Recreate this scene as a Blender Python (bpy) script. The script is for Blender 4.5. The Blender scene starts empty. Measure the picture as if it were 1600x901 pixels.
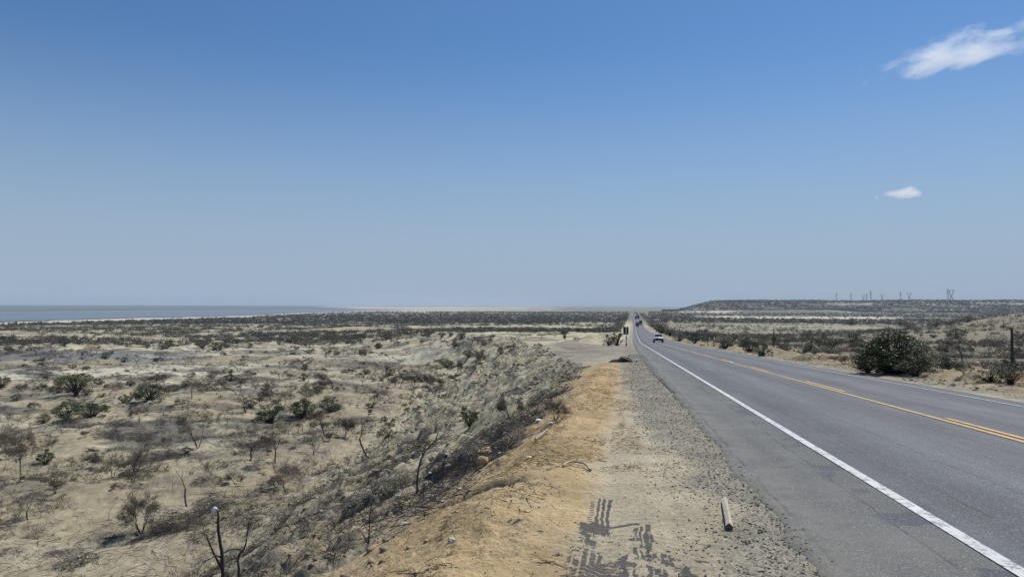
import bpy, bmesh, math, random
import numpy as np
from mathutils import Vector, Matrix, Euler

# ------------------------------------------------------------------ camera, sky, sun, exposure
scene = bpy.context.scene
COL = scene.collection
R = math.radians
cam_data = bpy.data.cameras.new("camera")
cam_data.sensor_width = 36.0
cam_data.lens = 25.875
cam_data.clip_start = 0.05
cam_data.clip_end = 60000
cam = bpy.data.objects.new("camera", cam_data)
COL.objects.link(cam)
PITCH, ROLL = 1.29, 0.17
cam.rotation_euler = (Euler((R(90 + PITCH), 0, 0)).to_matrix() @ Euler((0, 0, R(ROLL))).to_matrix()).to_euler()
scene.camera = cam

SUN_EL, SUN_AZ = 57.0, 40.0            # azimuth measured from +Y (ahead) towards +X (right)
world = bpy.data.worlds.new("World")
scene.world = world
world.use_nodes = True
wn = world.node_tree
bg = wn.nodes["Background"]
sky = wn.nodes.new("ShaderNodeTexSky")
sky.sky_type = 'NISHITA'
sky.sun_disc = False
sky.sun_elevation = R(SUN_EL)
sky.sun_rotation = R(SUN_AZ)
sky.altitude = 0
sky.air_density = 1.0
sky.dust_density = 0.3
sky.ozone_density = 5.0
# the dry haze low over the plain cools and evens the sky towards the horizon, all the way round
_tint = wn.nodes.new("ShaderNodeMix"); _tint.data_type = 'RGBA'; _tint.blend_type = 'MULTIPLY'
_tint.inputs[0].default_value = 1.0; _tint.inputs[7].default_value = (0.56, 0.76, 0.91, 1)
wn.links.new(sky.outputs[0], _tint.inputs[6])
_tc = wn.nodes.new("ShaderNodeTexCoord"); _sx = wn.nodes.new("ShaderNodeSeparateXYZ"); wn.links.new(_tc.outputs['Generated'], _sx.inputs[0])
_mr = wn.nodes.new("ShaderNodeMapRange"); _mr.interpolation_type = 'SMOOTHSTEP'
for _i, _v in ((1, -0.02), (2, 0.35), (3, 1.0), (4, 0.0)): _mr.inputs[_i].default_value = _v
wn.links.new(_sx.outputs[2], _mr.inputs[0])
_hz = wn.nodes.new("ShaderNodeMix"); _hz.data_type = 'RGBA'
wn.links.new(_mr.outputs[0], _hz.inputs[0]); wn.links.new(_tint.outputs[2], _hz.inputs[6])
_hz.inputs[7].default_value = (3.5, 4.4, 5.6, 1)
wn.links.new(_hz.outputs[2], bg.inputs[0])
bg.inputs[1].default_value = 0.10
sd = bpy.data.lights.new("sun", 'SUN')
sd.energy = 4.6
sd.angle = R(0.53)
sd.color = (1.0, 0.95, 0.87)
sun = bpy.data.objects.new("sun", sd)
COL.objects.link(sun)
sdir = Vector((math.sin(R(SUN_AZ)) * math.cos(R(SUN_EL)), math.cos(R(SUN_AZ)) * math.cos(R(SUN_EL)), math.sin(R(SUN_EL))))
sun.rotation_euler = sdir.to_track_quat('Z', 'Y').to_euler()
sun.location = (20, 20, 60)
scene.view_settings.view_transform = 'Standard'
scene.view_settings.look = 'None'
scene.view_settings.exposure = 0.0
scene.view_settings.gamma = 1.0
scene.cycles.use_denoising = True
scene.cycles.denoiser = 'OPENIMAGEDENOISE'
scene.cycles.denoising_input_passes = 'RGB_ALBEDO_NORMAL'
scene.cycles.denoising_prefilter = 'NONE'
scene.cycles.max_bounces = 6
scene.cycles.volume_bounces = 3
scene.cycles.use_adaptive_sampling = False

# ------------------------------------------------------------------ helpers
rnd = random.Random(7)
rng = np.random.default_rng(11)

def tag(o, label=None, cat=None, group=None, kind=None):
    if label: o['label'] = label
    if cat: o['category'] = cat
    if group: o['group'] = group
    if kind: o['kind'] = kind
    return o

def link(o, parent=None):
    COL.objects.link(o)
    if parent: o.parent = parent
    return o

def empty(name, loc=(0, 0, 0), rz=0):
    o = bpy.data.objects.new(name, None)
    o.empty_display_size = 0.2
    o.location = loc
    o.rotation_euler = (0, 0, rz)
    return link(o)

def np_mesh(name, V, F, mat=None, smooth=False):
    """V (n,3) array, F (m,3) or (m,4) int array"""
    me = bpy.data.meshes.new(name)
    V = np.ascontiguousarray(V, dtype=np.float32); F = np.ascontiguousarray(F, dtype=np.int32)
    k = F.shape[1]
    me.vertices.add(len(V)); me.vertices.foreach_set('co', V.ravel())
    me.loops.add(F.size); me.loops.foreach_set('vertex_index', F.ravel())
    me.polygons.add(len(F))
    me.polygons.foreach_set('loop_start', np.arange(0, F.size, k, dtype=np.int32))
    me.polygons.foreach_set('loop_total', np.full(len(F), k, dtype=np.int32))
    me.update(calc_edges=True)
    if smooth: me.polygons.foreach_set('use_smooth', np.ones(len(F), dtype=bool))
    if mat: me.materials.append(mat)
    return me

def np_obj(name, V, F, mat=None, parent=None, smooth=False):
    return link(bpy.data.objects.new(name, np_mesh(name, V, F, mat, smooth)), parent)

def bm_obj(name, bm, mat, parent=None, smooth=False):
    me = bpy.data.meshes.new(name)
    bm.normal_update(); bm.to_mesh(me); bm.free()
    if smooth:
        me.polygons.foreach_set('use_smooth', np.ones(len(me.polygons), dtype=bool))
    if mat: me.materials.append(mat)
    return link(bpy.data.objects.new(name, me), parent)

def add_box(bm, c, s, bevel=0.0, rot=None):
    m = Matrix.Translation(c) @ (rot.to_4x4() if rot else Matrix.Identity(4)) @ Matrix.Diagonal((s[0], s[1], s[2], 1))
    r = bmesh.ops.create_cube(bm, size=1.0, matrix=m)
    if bevel:
        es = list({e for v in r['verts'] for e in v.link_edges})
        bmesh.ops.bevel(bm, geom=es, offset=bevel, segments=2, affect='EDGES', profile=0.6)

def add_cyl(bm, p0, p1, r0, r1, n=12):
    p0, p1 = Vector(p0), Vector(p1)
    d = p1 - p0
    m = Matrix.Translation((p0 + p1) / 2) @ d.to_track_quat('Z', 'Y').to_matrix().to_4x4()
    bmesh.ops.create_cone(bm, cap_ends=True, segments=n, radius1=r0, radius2=r1, depth=d.length, matrix=m)

def add_prism(bm, prof, x0, x1, inset=None):
    """profile of (y, z) points extruded along x; inset = function(z) giving how far the sides lean in"""
    a = [bm.verts.new((x0 + (inset(z) if inset else 0), y, z)) for y, z in prof]
    b = [bm.verts.new((x1 - (inset(z) if inset else 0), y, z)) for y, z in prof]
    bm.faces.new(a); bm.faces.new(b[::-1])
    n = len(prof)
    for i in range(n):
        bm.faces.new((a[i], b[i], b[(i + 1) % n], a[(i + 1) % n]))
    bmesh.ops.recalc_face_normals(bm, faces=bm.faces)

# numpy noise
def vnoise(x, y, seed=0):
    xi = np.floor(x).astype(np.int64); yi = np.floor(y).astype(np.int64)
    fx = x - xi; fy = y - yi
    fx = fx * fx * fx * (fx * (fx * 6 - 15) + 10); fy = fy * fy * fy * (fy * (fy * 6 - 15) + 10)
    def h(a, b):
        n = (a * 374761393 + b * 668265263 + seed * 974711 + 12345) & 0xffffffff
        n = ((n ^ (n >> 13)) * 1274126177) & 0xffffffff
        n = ((n ^ (n >> 16)) * 2246822519) & 0xffffffff
        return ((n ^ (n >> 15)) & 0xffffff) / 16777216.0
    a = h(xi, yi); b = h(xi + 1, yi); c_ = h(xi, yi + 1); d = h(xi + 1, yi + 1)
    return (a + (b - a) * fx) * (1 - fy) + (c_ + (d - c_) * fx) * fy

def fbm(x, y, octv=4, seed=0, gain=0.5):
    s = 0; a = 1; t = 0
    for i in range(octv):
        s = s + a * vnoise(x * 2 ** i + 17.3 * i, y * 2 ** i - 9.1 * i, seed + i)
        t += a; a *= gain
    return s / t

def ss(a, b, x):
    t = np.clip((x - a) / (b - a), 0, 1)
    return t * t * (3 - 2 * t)

def smax(a, b, k):
    return 0.5 * (a + b + np.sqrt((a - b) ** 2 + k * k))

# ------------------------------------------------------------------ road line and ground height
_ty = np.arange(-400, 32000, 2.0)
_th = np.interp(_ty, [-400, 0, 138, 250, 400, 575, 700, 1000, 3000, 32000],
                [1.65 - 15.6, 1.65, 7.03, 10.4, 14.1, 16.8, 17.4, 17.7, 19.6, 24.0])
_k = np.ones(21) / 21
_ths = np.convolve(np.pad(_th, 10, mode='edge'), _k, mode='valid')
_ths = np.where(_ty < 110, _th, _ths)

def zr(y):                                # road surface height
    return -np.interp(y, _ty, _ths)

def cx(y):                                # world x of the road's zero line
    y = np.asarray(y, dtype=float)
    return 0.1548 * y + 0.0105 * 12 * np.logaddexp(0, (y - 145) / 12)

def uc(y):                                # left crest of the embankment
    return np.interp(y, [-50, 0, 7.5, 14, 28, 40, 48, 57, 82, 99, 130, 185, 300, 600, 2000],
                     [-2.2, -1.75, -1.68, -1.6, -1.8, -1.9, -3.2, -4.8, -8.6, -12.0, -18, -27, -70, -200, -300])

def H(x, y, fine=True):
    x = np.asarray(x, dtype=float); y = np.asarray(y, dtype=float)
    dist = np.sqrt(x * x + y * y)
    u = x - cx(y); r = zr(y)
    near = 1 - ss(60, 220, dist)
    # left bank
    crest = uc(y) + (fbm(x / 2.1 + 5, y / 2.6, 4, 3) - 0.5) * 0.9 * np.interp(y, [0, 12, 40, 100], [0.30, 0.5, 1.2, 4])
    t = crest - u
    kk = np.interp(y, [-50, 0, 60, 100, 170, 210, 300, 600], [0.56, 0.57, 0.57, 0.6, 0.55, 0.35, 0.14, 0.03])
    drop = 0.5 * (t + np.sqrt(t * t + 0.35)) * kk
    tp = np.clip(t, 0, 60)
    gully = (fbm(tp / 7.0 + 3, y / 3.2, 3, 21) - 0.5) * 1.1 + (fbm(tp / 3.0, y / 11.0, 3, 31) - 0.5) * 0.9
    left = r - 0.012 - drop + gully * ss(0.3, 6, tp)
    zf = np.interp(dist, [0, 50, 90, 150, 250, 500, 1000, 2500, 30000], [-14.3, -15.0, -15.6, -16.3, -17.0, -18.0, -21.5, -22.3, -24])
    und = (fbm(x / 26 + 9, y / 26, 4, 41) - 0.5) * np.interp(dist, [0, 40, 120, 300, 900], [2.2, 3.0, 2.6, 2.6, 2.2]) \
        + (fbm(x / 95 + 9, y / 95, 3, 45) - 0.5) * np.interp(dist, [0, 100, 400, 900, 1000], [0, 2.0, 3.0, 2.0, 0.6])
    und = und * (1 - ss(950, 1250, dist))
    left = smax(left, zf + und, 0.9)
    farw = ss(300, 650, y)
    left = left * (1 - farw) + (zf + und) * farw
    flat_l = ss(0, 30, -u)                                      # far left meets the road level
    left = np.where(y > 450, r + (left - r) * flat_l, left)
    # right side
    v = u - 13.6 - (fbm(x / 3 + 50, y / 3, 3, 51) - 0.5) * 1.6
    right = r - 1.1 * ss(0, 4.5, v) - 1.4 * ss(6, 70, v)
    undr = (fbm(x / 33 + 70, y / 30, 4, 61) - 0.5) * 2.4
    right = right + undr * ss(3, 22, v) * (1 - ss(700, 1300, dist))
    rf = ss(250, 700, dist)
    right = right * (1 - rf * ss(0, 40, v)) + (-18.0 - (dist - 700) * 0.0006) * rf * ss(0, 40, v)
    right = right + 19 * np.exp(-(((x - 315) / 78) ** 2 + ((y - 375) / 85) ** 2)) + 3 * np.exp(-(((x - 205) / 60) ** 2 + ((y - 330) / 60) ** 2))
    # far ridge
    rn = fbm(x / 260, y / 260, 5, 71)
    rf2 = ss(2120 + 500 * (rn - 0.5), 2780, y + 0.12 * x) * ss(560, 720, x + 90 * (rn - 0.5) - (y - 2600) * 0.26)
    cap = 36.5 + (fbm(x / 150, y / 400, 4, 73) - 0.5) * 7 + 4.5 * np.exp(-((x - 1950) / 500) ** 2)
    right = right + rf2 * cap + 0.0
    z = np.where(u < 5.7, left, right)
    # berm lumps right of the asphalt
    b = ss(11.0, 12.4, u) * (1 - ss(13.2, 15.2, u)) * (1 - ss(250, 420, y))
    z = z + b * (0.06 + 0.55 * np.clip(fbm(x / 1.5, y / 2.2, 3, 81) - 0.47, 0, 1) * 2.2)
    # pad spoil heaps left of the road around the pull-off
    z = z + 1.3 * np.exp(-(((u + 5.8) / 2.6) ** 2 + ((y - 118) / 5) ** 2)) + 0.7 * np.exp(-(((u + 12.5) / 6) ** 2 + ((y - 180) / 9) ** 2))
    z = z + (fbm(x / 8 + 40, y / 11, 4, 83) - 0.5) * 1.7 * ss(-2.5, -8, u) * ss(55, 85, y) * (1 - ss(500, 800, y)) * (u < 0)
    # corridor of the asphalt
    w = 0.010 + 0.05 * ss(16, 28, y) + 0.0004 * np.clip(y - 60, 0, 9e9)
    inside = ss(0.9, 1.5, u) * (1 - ss(9.9, 10.5, u))
    inside = np.where(y > 250, ss(-2.5 - 0.003 * y, 1.0, u) * (1 - ss(10.4, 14 + 0.003 * y, u)), inside)
    z = z * (1 - inside) + (r - w) * inside
    if fine:
        off = np.maximum(0.9 - u, u - 10.3)
        m1 = ss(0.0, 0.5, off)
        soft = ss(-0.35, -1.2, u) if False else (1 - ss(-1.3, -0.4, u))
        amp_sand = 0.012
        f1 = (fbm(x * 2.3, y * 2.3, 5, 91, 0.6) - 0.5) * (1 - ss(14, 42, dist))
        fw = ss(28, 60, dist)
        f2 = (fbm(x * 0.7 + 4, y * 0.7, 4, 95, 0.55) - 0.5) * (1 - fw) + (fbm(x * 0.45 + 4, y * 0.45, 2, 96) - 0.5) * fw * 1.3
        rough = np.where(u < 5.7, soft, ss(11, 12.5, u))
        slope_m = ss(0.4, 3.0, tp) * np.where(u < 5.7, 1, 0) * (1 - 0.72 * ss(16, 26, t))
        z = z + m1 * (f1 * (amp_sand + 0.12 * rough + 0.20 * slope_m) + f2 * (0.02 + 0.17 * rough + 0.55 * slope_m)) * (1 - ss(200, 500, dist))
        z = z + 0.10 * np.exp(-((u + 1.15) / 0.5) ** 2) * (1 - ss(25, 45, y))
        rg_ = 1 - np.abs(2 * fbm(x * 0.8 + 7, y * 0.8, 3, 97, 0.55) - 1)
        z = z - m1 * near * slope_m * 0.35 * np.clip(rg_ - 0.72, 0, 1) * 3
        cl = np.clip(fbm(x * 5.5, y * 5.5, 3, 99) - 0.56, 0, 1) * (1 - ss(10, 24, dist))
        z = z + m1 * near * cl * (0.003 + 0.10 * rough + 0.13 * slope_m)
        # ledge and hollow in the ochre shoulder at the lower edge, boulder hollow further on
        for (hx, hy, hr, hd) in ((-1.04, 5.08, 0.2, 0.20), (-0.82, 5.15, 0.16, 0.16), (-0.62, 8.35, 0.42, 0.5)):
            z = z - hd * np.exp(-(((x - hx) / (hr * 1.5)) ** 2 + ((y - hy) / hr) ** 2) ** 2)
        # shallow wheel ruts in the sandy track
        rut = np.exp(-((u + 0.18) / 0.12) ** 2) + np.exp(-((u - 0.42) / 0.12) ** 2)
        z = z - 0.02 * rut * (1 - ss(30, 60, y))
    return z

MW = cam.rotation_euler.to_matrix()
F = 1150.0
_ds = np.exp(np.linspace(math.log(3.0), math.log(9000), 6000))

def ray(px, py):
    d = MW @ Vector(((px - 800) / F, -(py - 450.5) / F, -1))
    return d / d.y

def ground_at(px, py, dmin=3.0, off=0.0):
    d = ray(px, py)
    xs, ys, zs = d.x * _ds, _ds, d.z * _ds
    g = H(xs, ys)
    ok = np.where((zs < g + off) & (_ds > dmin))[0]
    i = ok[0] if len(ok) else 3000
    return Vector((xs[i], ys[i], float(g[i])))

def on_ground(x, y):
    return Vector((x, y, float(H(x, y))))

# ------------------------------------------------------------------ materials
def mat(name):
    m = bpy.data.materials.new(name); m.use_nodes = True
    nt = m.node_tree; b = nt.nodes["Principled BSDF"]
    return m, nt, b

def N(nt, t, **kw):
    n = nt.nodes.new(t)
    for k, v in kw.items():
        if k.startswith('i_'):
            n.inputs[int(k[2:])].default_value = v
        else:
            setattr(n, k, v)
    return n

def noise(nt, vec, scale, detail=4, rough=0.55, dist=0.0):
    n = N(nt, "ShaderNodeTexNoise")
    n.inputs['Scale'].default_value = scale; n.inputs['Detail'].default_value = detail
    n.inputs['Roughness'].default_value = rough; n.inputs['Distortion'].default_value = dist
    if vec is not None: nt.links.new(vec, n.inputs['Vector'])
    return n.outputs['Fac']

def rmap(nt, val, a, b, c, d):
    n = N(nt, "ShaderNodeMapRange"); n.clamp = True
    nt.links.new(val, n.inputs[0])
    for i, v in enumerate((a, b, c, d)): n.inputs[i + 1].default_value = v
    return n.outputs[0]

def math_(nt, op, a, b=None):
    n = N(nt, "ShaderNodeMath", operation=op)
    for i, v in enumerate((a, b)):
        if v is None: continue
        if isinstance(v, (int, float)): n.inputs[i].default_value = v
        else: nt.links.new(v, n.inputs[i])
    return n.outputs[0]

def mix(nt, fac, a, b, mode='MIX'):
    n = N(nt, "ShaderNodeMix", data_type='RGBA', blend_type=mode)
    for key, v in ((0, fac), (6, a), (7, b)):
        if isinstance(v, (int, float)): n.inputs[key].default_value = v
        elif isinstance(v, tuple): n.inputs[key].default_value = (*v, 1) if len(v) == 3 else v
        else: nt.links.new(v, n.inputs[key])
    return n.outputs[2]

def bump(nt, b, h, strength, dist):
    n = N(nt, "ShaderNodeBump"); n.inputs['Strength'].default_value = strength; n.inputs['Distance'].default_value = dist
    nt.links.new(h, n.inputs['Height']); nt.links.new(n.outputs[0], b.inputs['Normal'])

def simple(name, col, rough=0.8, metal=0.0, var=0.25, scale=6.0, bmp=0.0, rand=0.0, coords='Object'):
    m, nt, b = mat(name)
    tc = N(nt, "ShaderNodeTexCoord")
    f = noise(nt, tc.outputs[coords], scale, 5, 0.6)
    f2 = rmap(nt, f, 0.3, 0.7, 1 - var, 1 + var)
    c = mix(nt, 1.0, col, f2, 'MULTIPLY')
    if rand:
        oi = N(nt, "ShaderNodeObjectInfo")
        hsv = N(nt, "ShaderNodeHueSaturation")
        nt.links.new(c, hsv.inputs['Color'])
        nt.links.new(rmap(nt, oi.outputs['Random'], 0, 1, 1 - rand, 1 + rand), hsv.inputs['Value'])
        nt.links.new(rmap(nt, oi.outputs['Random'], 0, 1, 0.5 + 0.02, 0.5 - 0.02), hsv.inputs['Hue'])
        c = hsv.outputs[0]
    nt.links.new(c, b.inputs['Base Color'])
    b.inputs['Roughness'].default_value = rough
    b.inputs['Metallic'].default_value = metal
    b.inputs['Specular IOR Level'].default_value = 0.3
    if bmp: bump(nt, b, f, 0.5, bmp)
    return m

def ground_material():
    m, nt, b = mat("desert_ground")
    pos = N(nt, "ShaderNodeNewGeometry").outputs['Position']
    at = N(nt, "ShaderNodeAttribute", attribute_name="Col").outputs['Color']
    mk = N(nt, "ShaderNodeAttribute", attribute_name="Mask").outputs['Color']
    sp = N(nt, "ShaderNodeSeparateColor"); nt.links.new(mk, sp.inputs[0])
    gravel, debris, stain = sp.outputs
    n1 = noise(nt, pos, 0.9, 9, 0.62)
    n2 = noise(nt, pos, 14, 6, 0.65)
    n3 = noise(nt, pos, 75, 3, 0.6)
    c = mix(nt, 1.0, at, rmap(nt, n1, 0.3, 0.7, 0.74, 1.32), 'MULTIPLY')
    c = mix(nt, 1.0, c, rmap(nt, n2, 0.3, 0.7, 0.76, 1.28), 'MULTIPLY')
    c = mix(nt, 0.7, c, rmap(nt, n3, 0.3, 0.7, 0.7, 1.3), 'MULTIPLY')
    # pebbles: cell colour
    v = N(nt, "ShaderNodeTexVoronoi"); v.inputs['Scale'].default_value = 68; v.inputs['Randomness'].default_value = 1
    nt.links.new(pos, v.inputs['Vector'])
    sc = N(nt, "ShaderNodeSeparateColor"); nt.links.new(v.outputs['Color'], sc.inputs[0])
    ped = rmap(nt, sc.outputs[0], 0.0, 1.0, 0.45, 1.35)
    c = mix(nt, math_(nt, 'MULTIPLY', gravel, 0.85), c, mix(nt, 1.0, c, ped, 'MULTIPLY'))
    v2 = N(nt, "ShaderNodeTexVoronoi"); v2.inputs['Scale'].default_value = 27
    nt.links.new(pos, v2.inputs['Vector'])
    s2 = N(nt, "ShaderNodeSeparateColor"); nt.links.new(v2.outputs['Color'], s2.inputs[0])
    spot = math_(nt, 'MULTIPLY', rmap(nt, v2.outputs['Distance'], 0.30, 0.16, 0, 1), rmap(nt, s2.outputs[1], 0.72, 0.75, 0, 1))
    c = mix(nt, math_(nt, 'MULTIPLY', spot, rmap(nt, gravel, 0, 1, 0.3, 0.7)), c, (0.09, 0.078, 0.064))
    # charred twiggy debris
    d1 = noise(nt, pos, 5.5, 8, 0.72, 1.2)
    d2 = noise(nt, pos, 0.55, 5, 0.6, 0.8)
    dm = math_(nt, 'ADD', math_(nt, 'MULTIPLY', debris, 0.36), math_(nt, 'MULTIPLY', rmap(nt, d2, 0.35, 0.65, -0.5, 0.5), 0.16))
    fac = rmap(nt, math_(nt, 'ADD', d1, dm), 0.735, 0.785, 0, 0.9)
    fac = math_(nt, 'MULTIPLY', fac, rmap(nt, debris, 0.02, 0.25, 0, 1))
    c = mix(nt, fac, c, (0.055, 0.052, 0.05))
    sn = rmap(nt, math_(nt, 'ADD', stain, math_(nt, 'MULTIPLY', math_(nt, 'SUBTRACT', noise(nt, pos, 38, 5, 0.65), 0.5), 1.0)), 0.38, 0.66, 0, 0.86)
    sn = math_(nt, 'MULTIPLY', sn, rmap(nt, stain, 0.05, 0.2, 0, 1))
    c = mix(nt, sn, c, (0.060, 0.062, 0.066))
    nt.links.new(c, b.inputs['Base Color'])
    b.inputs['Roughness'].default_value = 0.92
    b.inputs['Specular IOR Level'].default_value = 0.15
    h = math_(nt, 'ADD', math_(nt, 'MULTIPLY', n2, 0.09), math_(nt, 'MULTIPLY', n3, 0.016))
    h = math_(nt, 'ADD', h, math_(nt, 'MULTIPLY', v.outputs['Distance'], math_(nt, 'MULTIPLY', gravel, -0.02)))
    h = math_(nt, 'ADD', h, math_(nt, 'MULTIPLY', d1, math_(nt, 'MULTIPLY', debris, 0.16)))
    bump(nt, b, h, 0.75, 0.85)
    return m

def road_material():
    m, nt, b = mat("asphalt")
    uv = N(nt, "ShaderNodeUVMap", uv_map="road").outputs[0]
    sp = N(nt, "ShaderNodeSeparateXYZ"); nt.links.new(uv, sp.inputs[0])
    u = sp.outputs[0]
    pos = N(nt, "ShaderNodeNewGeometry").outputs['Position']
    # stretched coordinates for streaks along the travel direction
    mp = N(nt, "ShaderNodeMapping"); mp.inputs['Scale'].default_value = (1.0, 0.06, 1.0); nt.links.new(uv, mp.inputs[0])
    streak = noise(nt, mp.outputs[0], 2.4, 6, 0.6)
    wob = noise(nt, pos, 0.8, 4, 0.6)
    uw = math_(nt, 'ADD', u, math_(nt, 'MULTIPLY', math_(nt, 'SUBTRACT', wob, 0.5), 0.16))
    lane = (0.089, 0.097, 0.107); sh = (0.101, 0.104, 0.098); old = (0.150, 0.148, 0.133)
    c = mix(nt, rmap(nt, uw, 2.62, 2.74, 0, 1), sh, lane)
    c = mix(nt, rmap(nt, uw, 9.1, 9.5, 0, 1), c, (0.080, 0.086, 0.093))
    c = mix(nt, rmap(nt, uw, 1.52, 1.47, 0, 1), c, old)
    # wheel paths and dark oil band
    def band(cn, w, lo):
        d = math_(nt, 'ABSOLUTE', math_(nt, 'SUBTRACT', uw, cn))
        return rmap(nt, d, w, 0, 0, lo)
    for cn, w, a in ((3.5, 0.5, 0.6), (5.4, 0.45, 0.5), (7.0, 0.45, 0.55), (8.6, 0.45, 0.5)):
        c = mix(nt, band(cn, w, a), c, (0.055, 0.056, 0.062))
    c = mix(nt, band(4.5, 0.7, 0.45), c, (0.135, 0.142, 0.15))
    c = mix(nt, band(7.8, 0.6, 0.4), c, (0.135, 0.142, 0.15))
    # fine longitudinal cracks
    for cn, w in ((3.32, 0.022), (4.12, 0.020), (1.50, 0.035), (6.95, 0.018), (4.9, 0.020), (5.7, 0.018), (2.35, 0.02)):
        br = rmap(nt, noise(nt, pos, 1.3, 3, 0.6), 0.40, 0.48, 0, 0.9)
        c = mix(nt, math_(nt, 'MULTIPLY', band(cn, w, 1.0), br), c, (0.03, 0.03, 0.032))
    c = mix(nt, 1.0, c, rmap(nt, streak, 0.3, 0.7, 0.78, 1.2), 'MULTIPLY')
    big = noise(nt, pos, 0.45, 6, 0.6)
    c = mix(nt, 1.0, c, rmap(nt, big, 0.3, 0.7, 0.87, 1.12), 'MULTIPLY')
    # tar patches against the edge line
    tp = noise(nt, pos, 1.15, 4, 0.55, 0.4)
    near = math_(nt, 'MULTIPLY', rmap(nt, uw, 2.25, 2.4, 0, 1), rmap(nt, uw, 2.95, 2.8, 0, 1))
    c = mix(nt, math_(nt, 'MULTIPLY', near, rmap(nt, tp, 0.52, 0.55, 0, 0.9)), c, (0.055, 0.060, 0.074))
    # pits in the shoulder, aggregate
    pit = noise(nt, pos, 7.0, 5, 0.6, 0.3)
    pm = math_(nt, 'MULTIPLY', rmap(nt, uw, 2.7, 2.5, 0, 1), rmap(nt, pit, 0.66, 0.70, 0, 0.6))
    c = mix(nt, pm, c, (0.05, 0.05, 0.05))
    ag = N(nt, "ShaderNodeTexVoronoi"); ag.inputs['Scale'].default_value = 95; nt.links.new(pos, ag.inputs['Vector'])
    sa = N(nt, "ShaderNodeSeparateColor"); nt.links.new(ag.outputs['Color'], sa.inputs[0])
    c = mix(nt, 1.0, c, rmap(nt, sa.outputs[0], 0, 1, 0.62, 1.36), 'MULTIPLY')
    c = mix(nt, rmap(nt, sa.outputs[1], 0.955, 0.965, 0, 0.55), c, (0.42, 0.42, 0.40))
    # sand blown over the edge
    wearn = noise(nt, pos, 0.9, 6, 0.65)
    c = mix(nt, math_(nt, 'MULTIPLY', rmap(nt, uw, 2.8, 2.3, 0, 1), rmap(nt, wearn, 0.5, 0.6, 0, 0.35)), c, (0.155, 0.155, 0.145))
    dust = math_(nt, 'MULTIPLY', rmap(nt, uw, 1.95, 1.2, 0, 1), rmap(nt, noise(nt, pos, 3.2, 8, 0.7), 0.38, 0.60, 0, 0.8))
    dust2 = math_(nt, 'MULTIPLY', rmap(nt, uw, 9.7, 10.2, 0, 1), rmap(nt, noise(nt, pos, 2.2, 6, 0.65), 0.4, 0.6, 0, 0.7))
    c = mix(nt, math_(nt, 'MAXIMUM', dust, dust2), c, (0.235, 0.218, 0.178))
    nt.links.new(c, b.inputs['Base Color'])
    b.inputs['Roughness'].default_value = 0.72
    b.inputs['Specular IOR Level'].default_value = 0.35
    h = math_(nt, 'ADD', math_(nt, 'MULTIPLY', ag.outputs['Distance'], -0.006), math_(nt, 'MULTIPLY', noise(nt, pos, 220, 2), 0.003))
    bump(nt, b, h, 0.8, 1.0)
    return m

def paint_material(name, col, wear):
    m, nt, b = mat(name)
    pos = N(nt, "ShaderNodeNewGeometry").outputs['Position']
    n = noise(nt, pos, 9, 8, 0.75)
    n2 = noise(nt, pos, 60, 3, 0.6)
    f = rmap(nt, math_(nt, 'ADD', n, math_(nt, 'MULTIPLY', n2, 0.25)), wear, wear + 0.07, 0, 0.85)
    c = mix(nt, f, col, (0.13, 0.132, 0.14))
    c = mix(nt, 1.0, c, rmap(nt, noise(nt, pos, 1.5, 5), 0.3, 0.7, 0.85, 1.1), 'MULTIPLY')
    nt.links.new(c, b.inputs['Base Color'])
    b.inputs['Roughness'].default_value = 0.65
    bump(nt, b, n2, 0.5, 0.003)
    return m

def leaf_material(name, col, rand=0.25):
    m, nt, b = mat(name)
    g = N(nt, "ShaderNodeNewGeometry")
    f = rmap(nt, g.outputs['Random Per Island'], 0, 1, 0.55, 1.6)
    c = mix(nt, 1.0, col, f, 'MULTIPLY')
    br = rmap(nt, g.outputs['Random Per Island'], 0.80, 0.92, 0, 0.6)
    c = mix(nt, br, c, (0.20, 0.17, 0.10))
    oi = N(nt, "ShaderNodeObjectInfo")
    hsv = N(nt, "ShaderNodeHueSaturation"); nt.links.new(c, hsv.inputs['Color'])
    nt.links.new(rmap(nt, oi.outputs['Random'], 0, 1, 1 - rand, 1 + rand), hsv.inputs['Value'])
    nt.links.new(rmap(nt, oi.outputs['Random'], 0, 1, 0.52, 0.48), hsv.inputs['Hue'])
    nt.links.new(hsv.outputs[0], b.inputs['Base Color'])
    b.inputs['Roughness'].default_value = 0.55
    b.inputs['Specular IOR Level'].default_value = 0.35
    return m

M = {}
M['ground'] = ground_material()
M['road'] = road_material()
M['white_paint'] = paint_material("white_road_paint", (0.54, 0.55, 0.55), 0.64)
M['white_paint_thin'] = paint_material("worn_white_road_paint", (0.34, 0.36, 0.38), 0.62)
M['yellow_paint'] = paint_material("yellow_road_paint", (0.50, 0.32, 0.10), 0.66)
M['bark'] = simple("dark_bark", (0.055, 0.048, 0.042), 0.9, var=0.35, rand=0.3)
M['twig'] = simple("grey_twigs", (0.115, 0.100, 0.084), 0.9, var=0.3, rand=0.3)
M['char'] = simple("charred_twigs", (0.050, 0.047, 0.046), 0.9, var=0.3, rand=0.25)
M['palewood'] = simple("bleached_wood", (0.42, 0.38, 0.31), 0.85, var=0.2, scale=12, bmp=0.01)
M['endgrain'] = simple("shaded_end_grain", (0.12, 0.11, 0.095), 0.9, var=0.3, scale=30)  # darkened wood tone: shade of the post end facing away from the sun
M['leaf_dark'] = leaf_material("dark_evergreen_leaf", (0.068, 0.092, 0.028))
M['leaf_grey'] = leaf_material("grey_green_leaf", (0.10, 0.108, 0.058))
M['leaf_olive'] = leaf_material("olive_dry_leaf", (0.155, 0.140, 0.060))
M['scrub'] = leaf_material("far_scrub_leaf", (0.075, 0.076, 0.056))
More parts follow.
